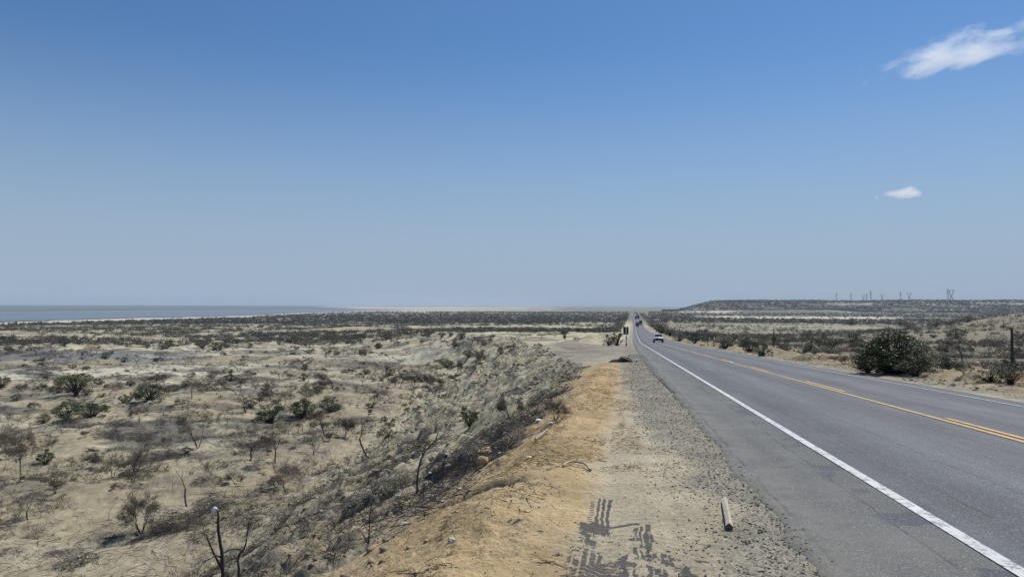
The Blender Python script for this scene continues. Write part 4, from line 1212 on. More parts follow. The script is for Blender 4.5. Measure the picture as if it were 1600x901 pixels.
# far scrub that reads as one mass
def far_scrub():
    g = np.random.default_rng(5)
    def clumps(n, az0, az1, d0, d1, power, hgt, tri, size, seed, fieldx, fieldy, thr):
        az = np.radians(g.uniform(az0, az1, n * 3)); d = d0 * (d1 / d0) ** (g.random(n * 3) ** power)
        x = np.sin(az) * d; y = np.cos(az) * d
        f = fbm(x / fieldx, y / fieldy, 4, seed)
        u = x - cx(y)
        keep = (f > thr) & ((u < -6 - y * 0.004) | (u > 14 + y * 0.004)) & ((u > 0) | (u < uc(y) - 2) | (y > 200))
        D = np.sqrt(x * x + y * y); azd = np.degrees(az)
        sd1, sd2 = shore(azd)
        keep &= ~((D > sd1 * 0.86) & (azd < -8.0))
        keep &= ~((D > 2500) & (azd < 8))
        keep &= ~((D > 1130) & (D < 1400) & (azd > 14) & (azd < 28) & (g.random(len(D)) < 0.93))
        for b in pale_spots:
            if b[4][0] > 0.32:
                keep &= ~((((x - b[0]) / b[2]) ** 2 + ((y - b[1]) / b[3]) ** 2 < 1.0) & (g.random(len(D)) < 0.85))
        x, y = x[keep][:n], y[keep][:n]
        z = H(x, y, False)
        hh = hgt * g.uniform(0.45, 1.25, len(x)) ** 1.3
        ww = hh * g.uniform(0.8, 1.5, len(x))
        m = len(x)
        dirs = g.normal(0, 1, (m, tri, 3)); dirs /= np.linalg.norm(dirs, axis=2, keepdims=True)
        dirs[..., 2] = np.abs(dirs[..., 2])
        rad = g.random((m, tri, 1)) ** 0.45
        P = dirs * rad * np.stack([ww, ww, hh * 0.95], 1)[:, None, :] + np.stack([x, y, z], 1)[:, None, :]
        P = P.reshape(-1, 3); k = len(P)
        s = np.repeat(size * hh, tri)[:, None]
        a = g.normal(0, 1, (k, 3)); a /= np.linalg.norm(a, axis=1, keepdims=True)
        b = np.cross(a, g.normal(0, 1, (k, 3))); b /= np.linalg.norm(b, axis=1, keepdims=True)
        V = np.stack([P + a * s, P - a * s * 0.5 + b * s * 0.9, P - a * s * 0.5 - b * s * 0.9], 1).reshape(-1, 3)
        return V, np.arange(3 * k).reshape(k, 3)
    V, Fq = merge([clumps(8200, -44, 9, 330, 850, 0.75, 1.8, 44, 0.14, 501, 40, 26, 0.41),
                   clumps(10500, -44, 9, 800, 2500, 0.9, 2.2, 26, 0.26, 502, 160, 70, 0.36)])
    tag(np_obj("far_scrub", V, Fq, M['scrub']), "distant belt of grey-green scrub across the left plain", kind='stuff')
    V, Fq = merge([clumps(3600, 11, 43, 260, 850, 0.8, 1.5, 46, 0.13, 503, 60, 34, 0.42),
                   clumps(7500, 10.5, 43, 800, 2300, 0.9, 2.0, 26, 0.26, 504, 160, 90, 0.36)])
    tag(np_obj("far_scrub", V, Fq, M['scrub']), "distant belt of grey-green scrub across the right plain", kind='stuff')
    V, Fq = clumps(11500, 11.5, 43, 2300, 3300, 1.0, 3.8, 20, 0.30, 505, 90, 90, 0.34)
    tag(np_obj("ridge_scrub", V, Fq, M['scrub']), "low scrub covering the long flat ridge on the horizon", kind='stuff')
    # dense roadside growth dwindling into the distance, both sides
    V1 = []
    for side, ua, ub in (('l', -16, -7), ('r', 14.5, 26)):
        n = 420
        y = 210 * (1800 / 210.0) ** g.random(n); u = g.uniform(ua, ub, n); x = u + cx(y)
        z = H(x, y, False); tri = 40
        if side == 'l': k_ = y > 380; x, y, z, u = x[k_], y[k_], z[k_], u[k_]; n = len(x)
        hh = g.uniform(0.8, 2.4, n)
        dirs = g.normal(0, 1, (n, tri, 3)); dirs /= np.linalg.norm(dirs, axis=2, keepdims=True); dirs[..., 2] = np.abs(dirs[..., 2])
        P = (dirs * g.random((n, tri, 1)) ** 0.45 * np.stack([hh * 1.2, hh * 1.2, hh], 1)[:, None, :] + np.stack([x, y, z], 1)[:, None, :]).reshape(-1, 3)
        s = np.repeat(0.15 * hh, tri)[:, None]; k = len(P)
        a = g.normal(0, 1, (k, 3)); a /= np.linalg.norm(a, axis=1, keepdims=True)
        b = np.cross(a, g.normal(0, 1, (k, 3))); b /= np.linalg.norm(b, axis=1, keepdims=True)
        V1.append((np.stack([P + a * s, P - a * s * 0.5 + b * s * 0.9, P - a * s * 0.5 - b * s * 0.9], 1).reshape(-1, 3), np.arange(3 * k).reshape(k, 3)))
    V, Fq = merge(V1)
    tag(np_obj("roadside_scrub", V, Fq, M['scrub']), "scrub lining both sides of the distant road", kind='stuff')
far_scrub()

# ------------------------------------------------------------------ stones, gravel, twig litter, straw
def ico():
    bm = bmesh.new(); bmesh.ops.create_icosphere(bm, subdivisions=1, radius=1.0)
    V = np.array([v.co[:] for v in bm.verts]); Fc = np.array([[v.index for v in f.verts] for f in bm.faces]); bm.free()
    return V, Fc
IV, IF = ico()

def stones(name, x, y, size, material, label, sink=0.25, flat=0.6):
    g = np.random.default_rng(len(x)); n = len(x)
    z = H(x, y)
    uu = x - cx(y); z = np.where((uu > 1.27) & (uu < 10.1), zr(y), z)
    V = IV[None] * g.uniform(0.65, 1.35, (n, len(IV), 1)) * (size[:, None, None] * np.stack([g.uniform(.7, 1.3, n), g.uniform(.7, 1.3, n), g.uniform(.4, .9, n) * flat / 0.6], 1)[:, None, :])
    a = g.uniform(0, 6.28, n); ca, sa = np.cos(a)[:, None], np.sin(a)[:, None]
    X = V[..., 0] * ca - V[..., 1] * sa; Y = V[..., 0] * sa + V[..., 1] * ca
    V = np.stack([X + x[:, None], Y + y[:, None], V[..., 2] + (z + size * sink)[:, None]], -1).reshape(-1, 3)
    Fc = (IF[None] + (np.arange(n) * len(IV))[:, None, None]).reshape(-1, 3)
    o = np_obj(name, V, Fc, material)
    tag(o, label, kind='stuff')

def uy(n, u0, u1, y0, y1, pw=1.0):
    g = rng
    y = y0 * (y1 / y0) ** g.random(n) if y0 > 0 else g.uniform(y0, y1, n)
    u = g.uniform(u0, u1, n)
    return u, y
u_, y_ = uy(22000, 0.15, 1.75, 4.0, 60)
k_ = rng.random(len(u_)) < ss(1.55, 1.2, u_) * ss(0.1, 0.9, u_ + (fbm(u_ * 2, y_ * 2, 3, 601) - 0.5) * 1.2 + np.interp(y_, [4, 9, 14, 30], [-.1, 0, .4, .9]))
u_, y_ = u_[k_], y_[k_]
stones("gravel", u_ + cx(y_), y_, 0.003 + 0.009 * rng.random(len(u_)) ** 3 * (1 + y_ / 30), M['gravel'], "loose dark gravel along the crumbling asphalt edge")
u_, y_ = uy(6000, -1.7, 0.5, 4.0, 50)
stones("gravel", u_ + cx(y_), y_, 0.002 + 0.007 * rng.random(len(u_)) ** 5 * (1 + y_ / 30), M['gravel'], "small stones strewn over the sandy shoulder")
u_, y_ = uy(2600, 10.3, 13.5, 14, 160)
stones("gravel", u_ + cx(y_), y_, 0.012 + 0.04 * rng.random(len(u_)) ** 3, M['stone'], "stones along the far verge")
y_ = 22 * (185 / 22.0) ** rng.random(22000); u_ = uc(y_) - 20 * rng.random(22000) ** 1.2
k_ = fbm(u_ / 2, y_ / 4, 3, 611) > 0.44
u_, y_ = u_[k_], y_[k_]
stones("rubble", u_ + cx(y_), y_, (0.03 + 0.26 * rng.random(len(u_)) ** 4) * np.clip(y_ / 95, 0.25, 1.1), M['bankstone'], "pale broken rubble over the bank beyond the shoulder", 0.1)
y_ = 4 * (40 / 4.0) ** rng.random(5000); u_ = uc(y_) - 0.2 - 16 * rng.random(5000) ** 1.3
stones("rubble", u_ + cx(y_), y_, 0.008 + 0.045 * rng.random(len(u_)) ** 4, M['clod'], "clods and small rocks on the near bank", 0.1)

def litter(name, x, y, length, material, label, rad=0.004, lift=0.05):
    g = np.random.default_rng(len(x) + 3); n = len(x)
    z = H(x, y)
    a = g.uniform(0, 6.28, n); L = length
    p0 = np.stack([x, y, z + lift * g.random(n)], 1)
    segs = []
    P = p0; d = np.stack([np.cos(a), np.sin(a), g.normal(0, 0.12, n)], 1)
    out = []
    for k in range(3):
        d2 = d + g.normal(0, 0.35, (n, 3)) * np.array([1, 1, 0.6]); d2 /= np.linalg.norm(d2, axis=1, keepdims=True)
        Q = P + d2 * (L / 3)[:, None]
        gz = H(Q[:, 0], Q[:, 1]); Q[:, 2] = np.maximum(gz + 0.004, np.minimum(Q[:, 2], gz + lift * 3))
        out.append((P, Q)); P = Q; d = d2
    r = np.minimum(rad, 0.0016 + 0.00028 * y) * g.uniform(0.6, 1.5, n)
    Vs = []
    for k, (A, B) in enumerate(out):
        D = B - A; D /= np.maximum(np.linalg.norm(D, axis=1, keepdims=True), 1e-9)
        S = np.cross(D, np.array([[0, 0, 1.0]])); S /= np.maximum(np.linalg.norm(S, axis=1, keepdims=True), 1e-6)
        T = np.cross(S, D)
        for o1 in ((1, 0), (-0.5, 0.87), (-0.5, -0.87)):
            off = (S * o1[0] + T * o1[1]) * (r * (1 - 0.2 * k))[:, None]
            Vs.append(A + off); Vs.append(B + off)
    V = np.stack(Vs, 1)
    nv = V.shape[1]; Fs = []
    base = np.arange(n)[:, None] * nv
    for k in range(3):
        for s in range(3):
            i = k * 6 + s * 2; j = k * 6 + ((s + 1) % 3) * 2
            Fs.append(np.concatenate([base + i, base + j, base + j + 1, base + i + 1], 1))
    tag(np_obj(name, V.reshape(-1, 3), np.concatenate(Fs), material), label, kind='stuff')

n = 16000
y_ = 4.2 * (70 / 4.2) ** rng.random(n); u_ = uc(y_) - 0.35 - 16 * rng.random(n) ** 1.2 * np.clip(y_ / 14, 0.5, 1.4)
k_ = fbm(u_ / 1.3 + 2, y_ / 2.6, 3, 621) > 0.52
u_, y_ = u_[k_], y_[k_]
litter("dead_twigs", u_ + cx(y_), y_, 0.25 + 0.8 * rng.random(len(u_)) ** 2, M['char'], "charred twigs lying all over the bank beside the shoulder", 0.0055, 0.10)
n = 2600
y_ = 4.2 * (40 / 4.2) ** rng.random(n); u_ = -0.4 - 1.3 * rng.random(n)
k_ = fbm(u_ * 2.2, y_ * 1.4, 3, 631) > 0.54
u_, y_ = u_[k_], y_[k_]
litter("dead_twigs", u_ + cx(y_), y_, 0.04 + 0.14 * rng.random(len(u_)) ** 2, M['char'], "short dark twigs scattered on the ochre shoulder", 0.0028, 0.01)
n = 9000
az_ = np.radians(rng.uniform(-42, -3, n)); d_ = 32 * (150 / 32.0) ** rng.random(n)
x_, y_ = np.sin(az_) * d_, np.cos(az_) * d_
k_ = (fbm(x_ / 5, y_ / 7, 4, 641) > 0.53) & (x_ - cx(y_) < uc(y_) - 8)
x_, y_ = x_[k_], y_[k_]
litter("dead_twigs", x_, y_, 0.5 + 1.4 * rng.random(len(x_)) ** 2, M['char'], "fallen dark branches strewn over the left plain", 0.012, 0.18)
n = 5000
az_ = np.radians(rng.uniform(18, 37, n)); d_ = 45 * (180 / 45.0) ** rng.random(n)
x_, y_ = np.sin(az_) * d_, np.cos(az_) * d_
k_ = (fbm(x_ / 6, y_ / 7, 4, 651) > 0.50) & (x_ - cx(y_) > 18)
x_, y_ = x_[k_], y_[k_]
litter("dead_twigs", x_, y_, 0.5 + 1.2 * rng.random(len(x_)) ** 2, M['twig'], "fallen grey branches strewn over the right plain", 0.012, 0.2)
# low dead brush: small upright tufts of twigs
def tufts(name, x, y, hgt, material, label, ntw=13):
    g = np.random.default_rng(len(x) + 9); n = len(x); z = H(x, y)
    k = n * ntw
    P = np.repeat(np.stack([x, y, z], 1), ntw, 0); hh = np.repeat(hgt, ntw)
    a = g.uniform(0, 6.283, k); lean = g.uniform(0.2, 1.3, k)
    d = np.stack([np.cos(a) * np.sin(lean), np.sin(a) * np.sin(lean), np.cos(lean)], 1)
    P = P + d * np.array([1, 1, 0]) * (hh * 0.3 * g.random(k))[:, None]
    Q = P + d * (hh * g.uniform(0.4, 1.0, k))[:, None]
    Q2 = Q + (d + g.normal(0, 0.5, (k, 3))) * (hh * 0.35)[:, None]
    segs = []
    Vs = []
    r = (0.0018 + 0.00009 * np.repeat(y, ntw))
    for A, B in ((P, Q), (Q, Q2)):
        D = B - A; S = np.cross(D, np.array([[0.3, 0.2, 1.0]])); S /= np.maximum(np.linalg.norm(S, axis=1, keepdims=True), 1e-6)
        T = np.cross(S, D); T /= np.maximum(np.linalg.norm(T, axis=1, keepdims=True), 1e-6)
        for o1 in ((1, 0), (-0.5, 0.87), (-0.5, -0.87)):
            off = (S * o1[0] + T * o1[1]) * r[:, None]
            Vs.append(A + off); Vs.append(B + off * 0.7)
    V = np.stack(Vs, 1); base = np.arange(k)[:, None] * 12; Fs = []
    for q in range(2):
        for s_ in range(3):
            i = q * 6 + s_ * 2; j = q * 6 + ((s_ + 1) % 3) * 2
            Fs.append(np.concatenate([base + i, base + j, base + j + 1, base + i + 1], 1))
    tag(np_obj(name, V.reshape(-1, 3), np.concatenate(Fs), material), label, kind='stuff')
n = 3400
y_ = 6.5 * (75 / 5.5) ** rng.random(n); u_ = uc(y_) - 0.3 - 20 * rng.random(n) ** 1.2 * np.clip(y_ / 16, 0.4, 1.4)
k_ = fbm(u_ / 1.6 + 12, y_ / 2.8, 3, 671) > 0.56
tufts("low_brush", (u_ + cx(y_))[k_], y_[k_], 0.10 + 0.28 * rng.random(k_.sum()) ** 2, M['char'], "low dead grey brush growing all over the bank")
n = 10500
az_ = np.radians(rng.uniform(-42, 4, n)); d_ = 32 * (260 / 32.0) ** rng.random(n)
x_, y_ = np.sin(az_) * d_, np.cos(az_) * d_
k_ = (fbm(x_ / 7 + 3, y_ / 6, 4, 681) > 0.515) & (x_ - cx(y_) < uc(y_) - 10)
tufts("low_brush", x_[k_], y_[k_], 0.25 + 0.6 * rng.random(k_.sum()) ** 2, M['twig'], "low dead brush in patches over the left plain", 11)
n = 6500
az_ = np.radians(rng.uniform(14, 42, n)); d_ = 42 * (330 / 42.0) ** rng.random(n)
x_, y_ = np.sin(az_) * d_, np.cos(az_) * d_
k_ = (fbm(x_ / 9 + 3, y_ / 6, 4, 691) > 0.47) & (x_ - cx(y_) > 17)
tufts("low_brush", x_[k_], y_[k_], 0.3 + 0.6 * rng.random(k_.sum()) ** 2, M['twig'], "low dead brush in patches over the right plain", 11)
# short straw on the ochre crest
n = 5000
y_ = 9 * (42 / 9.0) ** rng.random(n); u_ = -1.5 + 1.7 * rng.random(n)
k_ = (fbm(u_ * 1.5, y_ * 0.8, 3, 661) > 0.50)
u_, y_ = u_[k_], y_[k_]
litter("dry_straw", u_ + cx(y_), y_, 0.06 + 0.10 * rng.random(len(u_)), M['grass'], "short dry straw on the orange shoulder soil", 0.003, 0.05)

# ------------------------------------------------------------------ single foreground things
def rock(name, loc, size, material, label, seed, cat='rock', rz=0):
    g = np.random.default_rng(seed)
    bm = bmesh.new(); bmesh.ops.create_icosphere(bm, subdivisions=4, radius=1.0)
    V = np.array([v.co[:] for v in bm.verts]); Fc = np.array([[v.index for v in f.verts] for f in bm.faces]); bm.free()
    # chip with random planes, then roughen
    for k in range(26):
        nrm = g.normal(0, 1, 3); nrm /= np.linalg.norm(nrm); dd = g.uniform(0.34, 0.8)
        s = V @ nrm - dd
        V = V - np.where(s > 0, s, 0)[:, None] * nrm[None] * 0.9
    nz = fbm(V[:, 0] * 3 + V[:, 2] * 2 + 9, V[:, 1] * 3 - V[:, 2] + 4, 4, seed) - 0.5
    V = V * (1 + 0.75 * nz)[:, None] * np.array(size)[None] / 2
    o = np_obj(name, V, Fc, material)
    o.location = loc; o.rotation_euler = (0, 0, rz)
    tag(o, label, cat)
    return o

g0 = ground_at(706, 847); s = g0.y / F
rock("pale_rock", g0 + Vector((0, 0, 0.012)), (28 * s, 20 * s, 15 * s), M['pale_rock'], "small pale flat-topped rock alone on the ochre shoulder", 3)
g0 = ground_at(666, 846); s = g0.y / F
rock("small_stone", g0 + Vector((0, 0, 0.005)), (12 * s, 10 * s, 9 * s), M['ochre_rock'], "fist-sized ochre stone left of the pale flat-topped rock", 4)
g0 = ground_at(754, 728); s = g0.y / F
rock("ochre_boulder", g0 + Vector((0.0, 0.05, 0.06)), (38 * s, 34 * s, 22 * s), M['ochre_rock'], "ochre boulder overhanging a dark hollow at the edge of the bank", 5, 'boulder')
g0 = ground_at(760, 706); s = g0.y / F
rock("ochre_boulder", g0, (44 * s, 50 * s, 18 * s), M['ochre_rock'], "broad ochre slab just above the overhanging boulder", 6, 'boulder', 0.4)
g0 = ground_at(700, 731); s = g0.y / F
rock("brown_rock", g0, (34 * s, 22 * s, 13 * s), M['clod'], "dark brown rock ledge left of the ochre boulder", 7, 'rock', 0.3)
g0 = ground_at(590, 735); s = g0.y / F
rock("brown_rock", g0, (26 * s, 22 * s, 10 * s), M['clod'], "low brown rock ledge in the middle of the bank", 8, 'rock', -0.3)
g0 = ground_at(148, 703); s = g0.y / F
rock("brown_rock", g0, (26 * s, 18 * s, 10 * s), M['clod'], "dark rock outcrop left of the charred dome", 9, 'rock', 0.2)
g0 = ground_at(170, 840); s = g0.y / F
rock("brown_rock", g0, (20 * s, 16 * s, 10 * s), M['clod'], "dark rock in the lower left plain", 10, 'rock', 0.5)
g0 = ground_at(1490, 603); s = g0.y / F
rock("white_slab", g0 + Vector((0, 0, 0.05)), (16 * s, 12 * s, 8 * s), M['pale_rock'], "whitish stone slab on the far verge right of the large evergreen", 12, 'rock', 0.2)
for i, (px, py, w, hh) in enumerate(((1097, 540, 12, 6), (1116, 541, 8, 6), (1186, 553, 6, 5), (1376, 582, 28, 9))):
    g0 = ground_at(px, py); s = g0.y / F
    rock("earth_mound", g0, (w * s, w * s * 0.8, hh * s * 1.6), M['ochre_rock'],
         ("pale earth lump on the verge left of the bare spreading tree", "pale earth lump on the verge right of the bare spreading tree",
          "pale earth lump between the verge bushes near the second pole", "sandy mound in front of the large evergreen bush")[i], 20 + i, 'mound', 0.3 * i)

# fallen squared post beside the gravel
def build_post():
    a = ground_at(1138.5, 829); b = ground_at(1133, 784)
    b = a + (b - a) * 1.0
    ax = (b - a); L = ax.length
    n = 30; sides = 10
    root = empty("fallen_post", a)
    V = []; r = 0.031
    d = ax.normalized(); sd_ = d.cross(Vector((0, 0, 1))).normalized(); up = sd_.cross(d)
    rg = random.Random(5)
    for i in range(n + 1):
        t = i / n; p = d * (L * t) + up * (0.03 + 0.004 * math.sin(t * 5)) + sd_ * (0.006 * math.sin(t * 4 + 1))
        for k in range(sides):
            an = 2 * math.pi * k / sides + 0.3
            ro = r * (1 + 0.10 * math.cos(4 * an) - 0.06 * math.sin(3 * an + t * 3)) * (1 - 0.12 * t) * (1 + rg.uniform(-0.025, 0.025))
            V.append(tuple(p + sd_ * math.cos(an) * ro + up * math.sin(an) * ro))
    Fc = []
    for i in range(n):
        for k in range(sides):
            k2 = (k + 1) % sides
            Fc.append((i * sides + k, i * sides + k2, (i + 1) * sides + k2, (i + 1) * sides + k))
    me = bpy.data.meshes.new("shaft"); me.from_pydata(V, [], Fc + [tuple(range(n * sides, n * sides + sides))]); me.materials.append(M['palewood'])
    link(bpy.data.objects.new("shaft", me), root)
    me = bpy.data.meshes.new("cut_end")
    W2 = [Vector(v) - d * 0.0 for v in V[:sides]]
    c0 = sum(W2, Vector()) / sides
    vv = [tuple(v) for v in W2] + [tuple(c0 + (v - c0) * 0.5 - d * 0.002) for v in W2] + [tuple(c0 - d * 0.003)]
    ff = [(k, (k + 1) % sides, sides + (k + 1) % sides, sides + k) for k in range(sides)] + [(sides + k, sides + (k + 1) % sides, 2 * sides) for k in range(sides)]
    me.from_pydata(vv, [], ff); me.materials.append(M['endgrain'])
    link(bpy.data.objects.new("cut_end", me), root)
    tag(root, "pale weathered wooden post lying on the gravel beside the asphalt", "wooden post")
build_post()

def stick(name, pts, r0, r1, material, label, cat, sides=7, sub=5):
    """bent tube through ground-relative points"""
    P = [Vector(p) for p in pts]; root = P[0].copy()
    C = []
    m = len(P)
    for i in range(m - 1):
        p0 = P[max(i - 1, 0)]; p1 = P[i]; p2 = P[i + 1]; p3 = P[min(i + 2, m - 1)]
        for k in range(sub):
            t = k / sub
            C.append(0.5 * ((2 * p1) + (p2 - p0) * t + (2 * p0 - 5 * p1 + 4 * p2 - p3) * t * t + (3 * p1 - p0 - 3 * p2 + p3) * t ** 3))
    C.append(P[-1]); C = [c - root for c in C]
    V = []; Fc = []; nn = len(C)
    for i, c in enumerate(C):
        d = (C[min(i + 1, nn - 1)] - C[max(i - 1, 0)]).normalized()
        a = d.cross(Vector((0.1, 0.2, 1))).normalized(); b = d.cross(a)
        r = r0 + (r1 - r0) * i / (nn - 1)
        for k in range(sides):
            an = 6.2832 * k / sides; V.append(tuple(c + (a * math.cos(an) + b * math.sin(an)) * r * (1 + 0.15 * math.sin(i * 1.7 + k))))
    for i in range(nn - 1):
        for k in range(sides):
            Fc.append((i * sides + k, i * sides + (k + 1) % sides, (i + 1) * sides + (k + 1) % sides, (i + 1) * sides + k))
    Fc += [tuple(range(sides))[::-1], tuple(range((nn - 1) * sides, nn * sides))]
    me = bpy.data.meshes.new(name); me.from_pydata(V, [], Fc); me.materials.append(material)
    me.polygons.foreach_set('use_smooth', np.ones(len(me.polygons), dtype=bool))
    o = link(bpy.data.objects.new(name, me)); o.location = root
    if label: tag(o, label, cat)
    return o

def gp(px, py, up=0.0):
    g = ground_at(px, py); return g + Vector((0, 0, up))
stick("bent_branch", [gp(879, 730, .02), gp(890, 727, .05), gp(905, 729, .06), gp(915, 731, .05), gp(923, 736, .015)], 0.012, 0.017, M['palewood'], "bent pale branch lying at the edge of the sandy track", "branch")
stick("broken_plank", [gp(836, 691, .05), gp(845, 684, .05), gp(856, 676, .05)], 0.02, 0.022, M['palewood'], "pale straight stick on the crest of the bank", "stick")
stick("thin_stick", [gp(796, 762, .02), gp(804, 757, .03), gp(812, 752, .02)], 0.009, 0.007, M['bark'], "thin dark stick on the ochre shoulder", "stick")

# saplings near the camera with hand-laid branches
def hand_tree(name, px, py, dist, lines, label, cat="sapling", material='char'):
    """lines: polylines in photo pixels with a width in pixels and a depth offset; all stand at distance dist"""
    d0 = ray(px, py); x0, y0 = d0.x * dist, dist
    base = Vector((x0, y0, float(H(x0, y0)) - 0.05))
    root = empty(name, base)
    tag(root, label, cat)
    for i, (pts, w0, w1, dep) in enumerate(lines):
        P = []
        for j, (qx, qy) in enumerate(pts):
            dd = dist + dep * j / max(1, len(pts) - 1)
            rr_ = ray(qx, qy)
            P.append(rr_ * dd)
        if i == 0: P[0] = base.copy()
        s = dist / F
        o = stick("trunk" if i == 0 else "branch", P, w0 * s / 2, w1 * s / 2, M[material], None, None)
        o.parent = root; o.location = o.location - base
    return root, base
D1 = 14.5
bagtree, bbase = hand_tree("dead_sapling", 351, 905, D1, [
    ([(351, 905), (347, 870), (342, 835), (341, 815), (341, 803), (337, 793)], 6.5, 2.2, 0),
    ([(350, 895), (338, 872), (330, 855), (325, 843), (322, 835), (316, 832)], 3.6, 1.2, -0.25),
    ([(341, 816), (346, 811), (351, 806)], 1.8, 0.9, 0.1), ([(341, 818), (337, 816), (333, 813)], 1.6, 0.8, -0.1),
    ([(325, 845), (330, 840), (335, 837)], 1.6, 0.8, 0.1), ([(337, 794), (334, 784), (329, 775)], 1.3, 0.6, 0.1),
    ([(346, 866), (355, 860), (366, 857), (376, 858)], 3.0, 1.8, 0.35), ([(347, 872), (338, 867), (331, 871), (318, 877)], 2.8, 1.5, -0.3),
    ], "dead sapling with a plastic bag caught on its top", "sapling")
hand_tree("dead_sapling", 375, 903, D1 + 0.6, [
    ([(375, 903), (373, 888), (372, 876), (374, 866), (382, 855), (386, 838), (388, 822), (390, 814)], 4.6, 1.4, 0.3),
    ([(372, 876), (368, 871), (364, 866)], 2.4, 1.2, -0.1), ([(374, 867), (376, 859), (378, 853)], 1.6, 0.8, 0.1),
    ([(388, 826), (392, 820), (396, 815)], 1.2, 0.6, 0.1)], "forked dead sapling right of the one with the plastic bag")
gd = ground_at(652, 770)
hand_tree("dead_sapling", 652, 770, gd.y, [
    ([(652, 770), (652, 748), (655, 728), (661, 710), (671, 697), (680, 688), (684, 676)], 3.6, 1.4, 0.2),
    ([(661, 710), (656, 700), (653, 695)], 1.4, 0.8, -0.1), ([(680, 688), (686, 684), (690, 680)], 1.2, 0.7, 0.1),
    ([(655, 730), (660, 724), (664, 722)], 1.2, 0.7, 0.1)], "crooked dark dead sapling curving right on the bank")
gd = ground_at(576, 850)
hand_tree("dead_sapling", 576, 850, gd.y, [
    ([(576, 850), (577, 830), (578, 808), (581, 785), (585, 765), (588, 752)], 2.6, 0.9, 0.2),
    ([(576, 850), (570, 840), (566, 832), (558, 828)], 2.2, 1.2, -0.2),
    ([(578, 808), (573, 796), (571, 788)], 1.3, 0.7, -0.1), ([(579, 800), (584, 792), (590, 786)], 1.3, 0.7, 0.15),
    ([(577, 830), (570, 822), (566, 812)], 1.3, 0.7, -0.15)], "thin many-twigged dead sapling at the foot of the ochre shoulder")
# plastic bag
def bag(name, loc, size, material, label, seed, cat):
    g = np.random.default_rng(seed)
    bm = bmesh.new(); bmesh.ops.create_icosphere(bm, subdivisions=4, radius=0.42)
    V = np.array([v.co[:] for v in bm.verts]); Fc = np.array([[v.index for v in f.verts] for f in bm.faces]); bm.free()
    nz = fbm(V[:, 0] * 5 + V[:, 2] * 3 + seed, V[:, 1] * 5 - V[:, 2] * 2, 3, seed) - 0.5
    V = V * (1 + 1.0 * nz)[:, None]
    top = ss(0.1, 0.5, V[:, 2])
    V[:, 0] *= 1 - 0.6 * top; V[:, 1] *= 1 - 0.6 * top
    o = np_obj(name, V * np.array(size), Fc, material)
    o.location = loc
    tag(o, label, cat)
    return o
s = D1 / F
bag("plastic_bag", ray(335.5, 795.5) * D1, (10 * s, 7 * s, 12 * s), M['white_plastic'], "white plastic bag caught on top of the dead sapling", 3, "plastic bag")
for i, (px, py, w, h, mt, lb, ct) in enumerate((
        (718, 766, 9, 8, 'white_plastic', "crumpled white plastic scrap at the crest of the bank, below the boulder", "litter"),
        (693, 784, 11, 5, 'blue_plastic', "flattened pale blue plastic bottle on the crest left of the white scrap", "bottle"),
        (633, 819, 9, 8, 'white_plastic', "white torn bag among the twigs at the lower crest", "litter"),
        (826, 716, 12, 7, 'yellow_plastic', "yellow wrapper lying on the ochre crest", "wrapper"),
        (835, 713, 8, 7, 'white_plastic', "clear plastic cup touching the yellow wrapper", "litter"),
        (621, 776, 8, 6, 'blue_plastic', "pale blue plastic scrap in the middle of the charred bank", "litter"),
        (698, 711, 7, 5, 'white_plastic', "small white scrap on the bank left of the ochre slab", "litter"),
        (780, 710, 7, 8, 'white_plastic', "small white scrap right of the ochre slab", "litter"),
        (841, 659, 13, 9, 'white_plastic', "torn white plastic sheet on the bank near the leafless shrub", "plastic sheet"),
        (860, 662, 12, 5, 'white_plastic', "white plastic bottle lying right of the torn white sheet", "bottle"),
        (672, 741, 6, 5, 'white_plastic', "bluish white scrap beside the crooked sapling", "litter"),
        (1475, 548, 6, 3, 'white_plastic', "white scrap on the right plain, left one of two beside the leafless tree", "litter"),
        (1484, 548, 6, 3, 'white_plastic', "white scrap on the right plain, right one of two beside the leafless tree", "litter"),
        (1528, 567, 7, 3, 'white_plastic', "white scrap right of the broad leafless tree's trunk", "litter"),
        (1273, 559, 6, 3, 'white_plastic', "white scrap on the charred heap behind the far verge, left one", "litter"),
        (1281, 556, 5, 3, 'white_plastic', "white scrap on the charred heap behind the far verge, right one", "litter"))):
    g0 = ground_at(px, py); s = g0.y / F
    bag("bottle" if ct == "bottle" else "plastic_scrap", g0 + Vector((0, 0, h * s * 0.3)), (w * s * 0.85, w * s * 0.6, h * s * 0.6), M[mt], lb, 30 + i, ct)

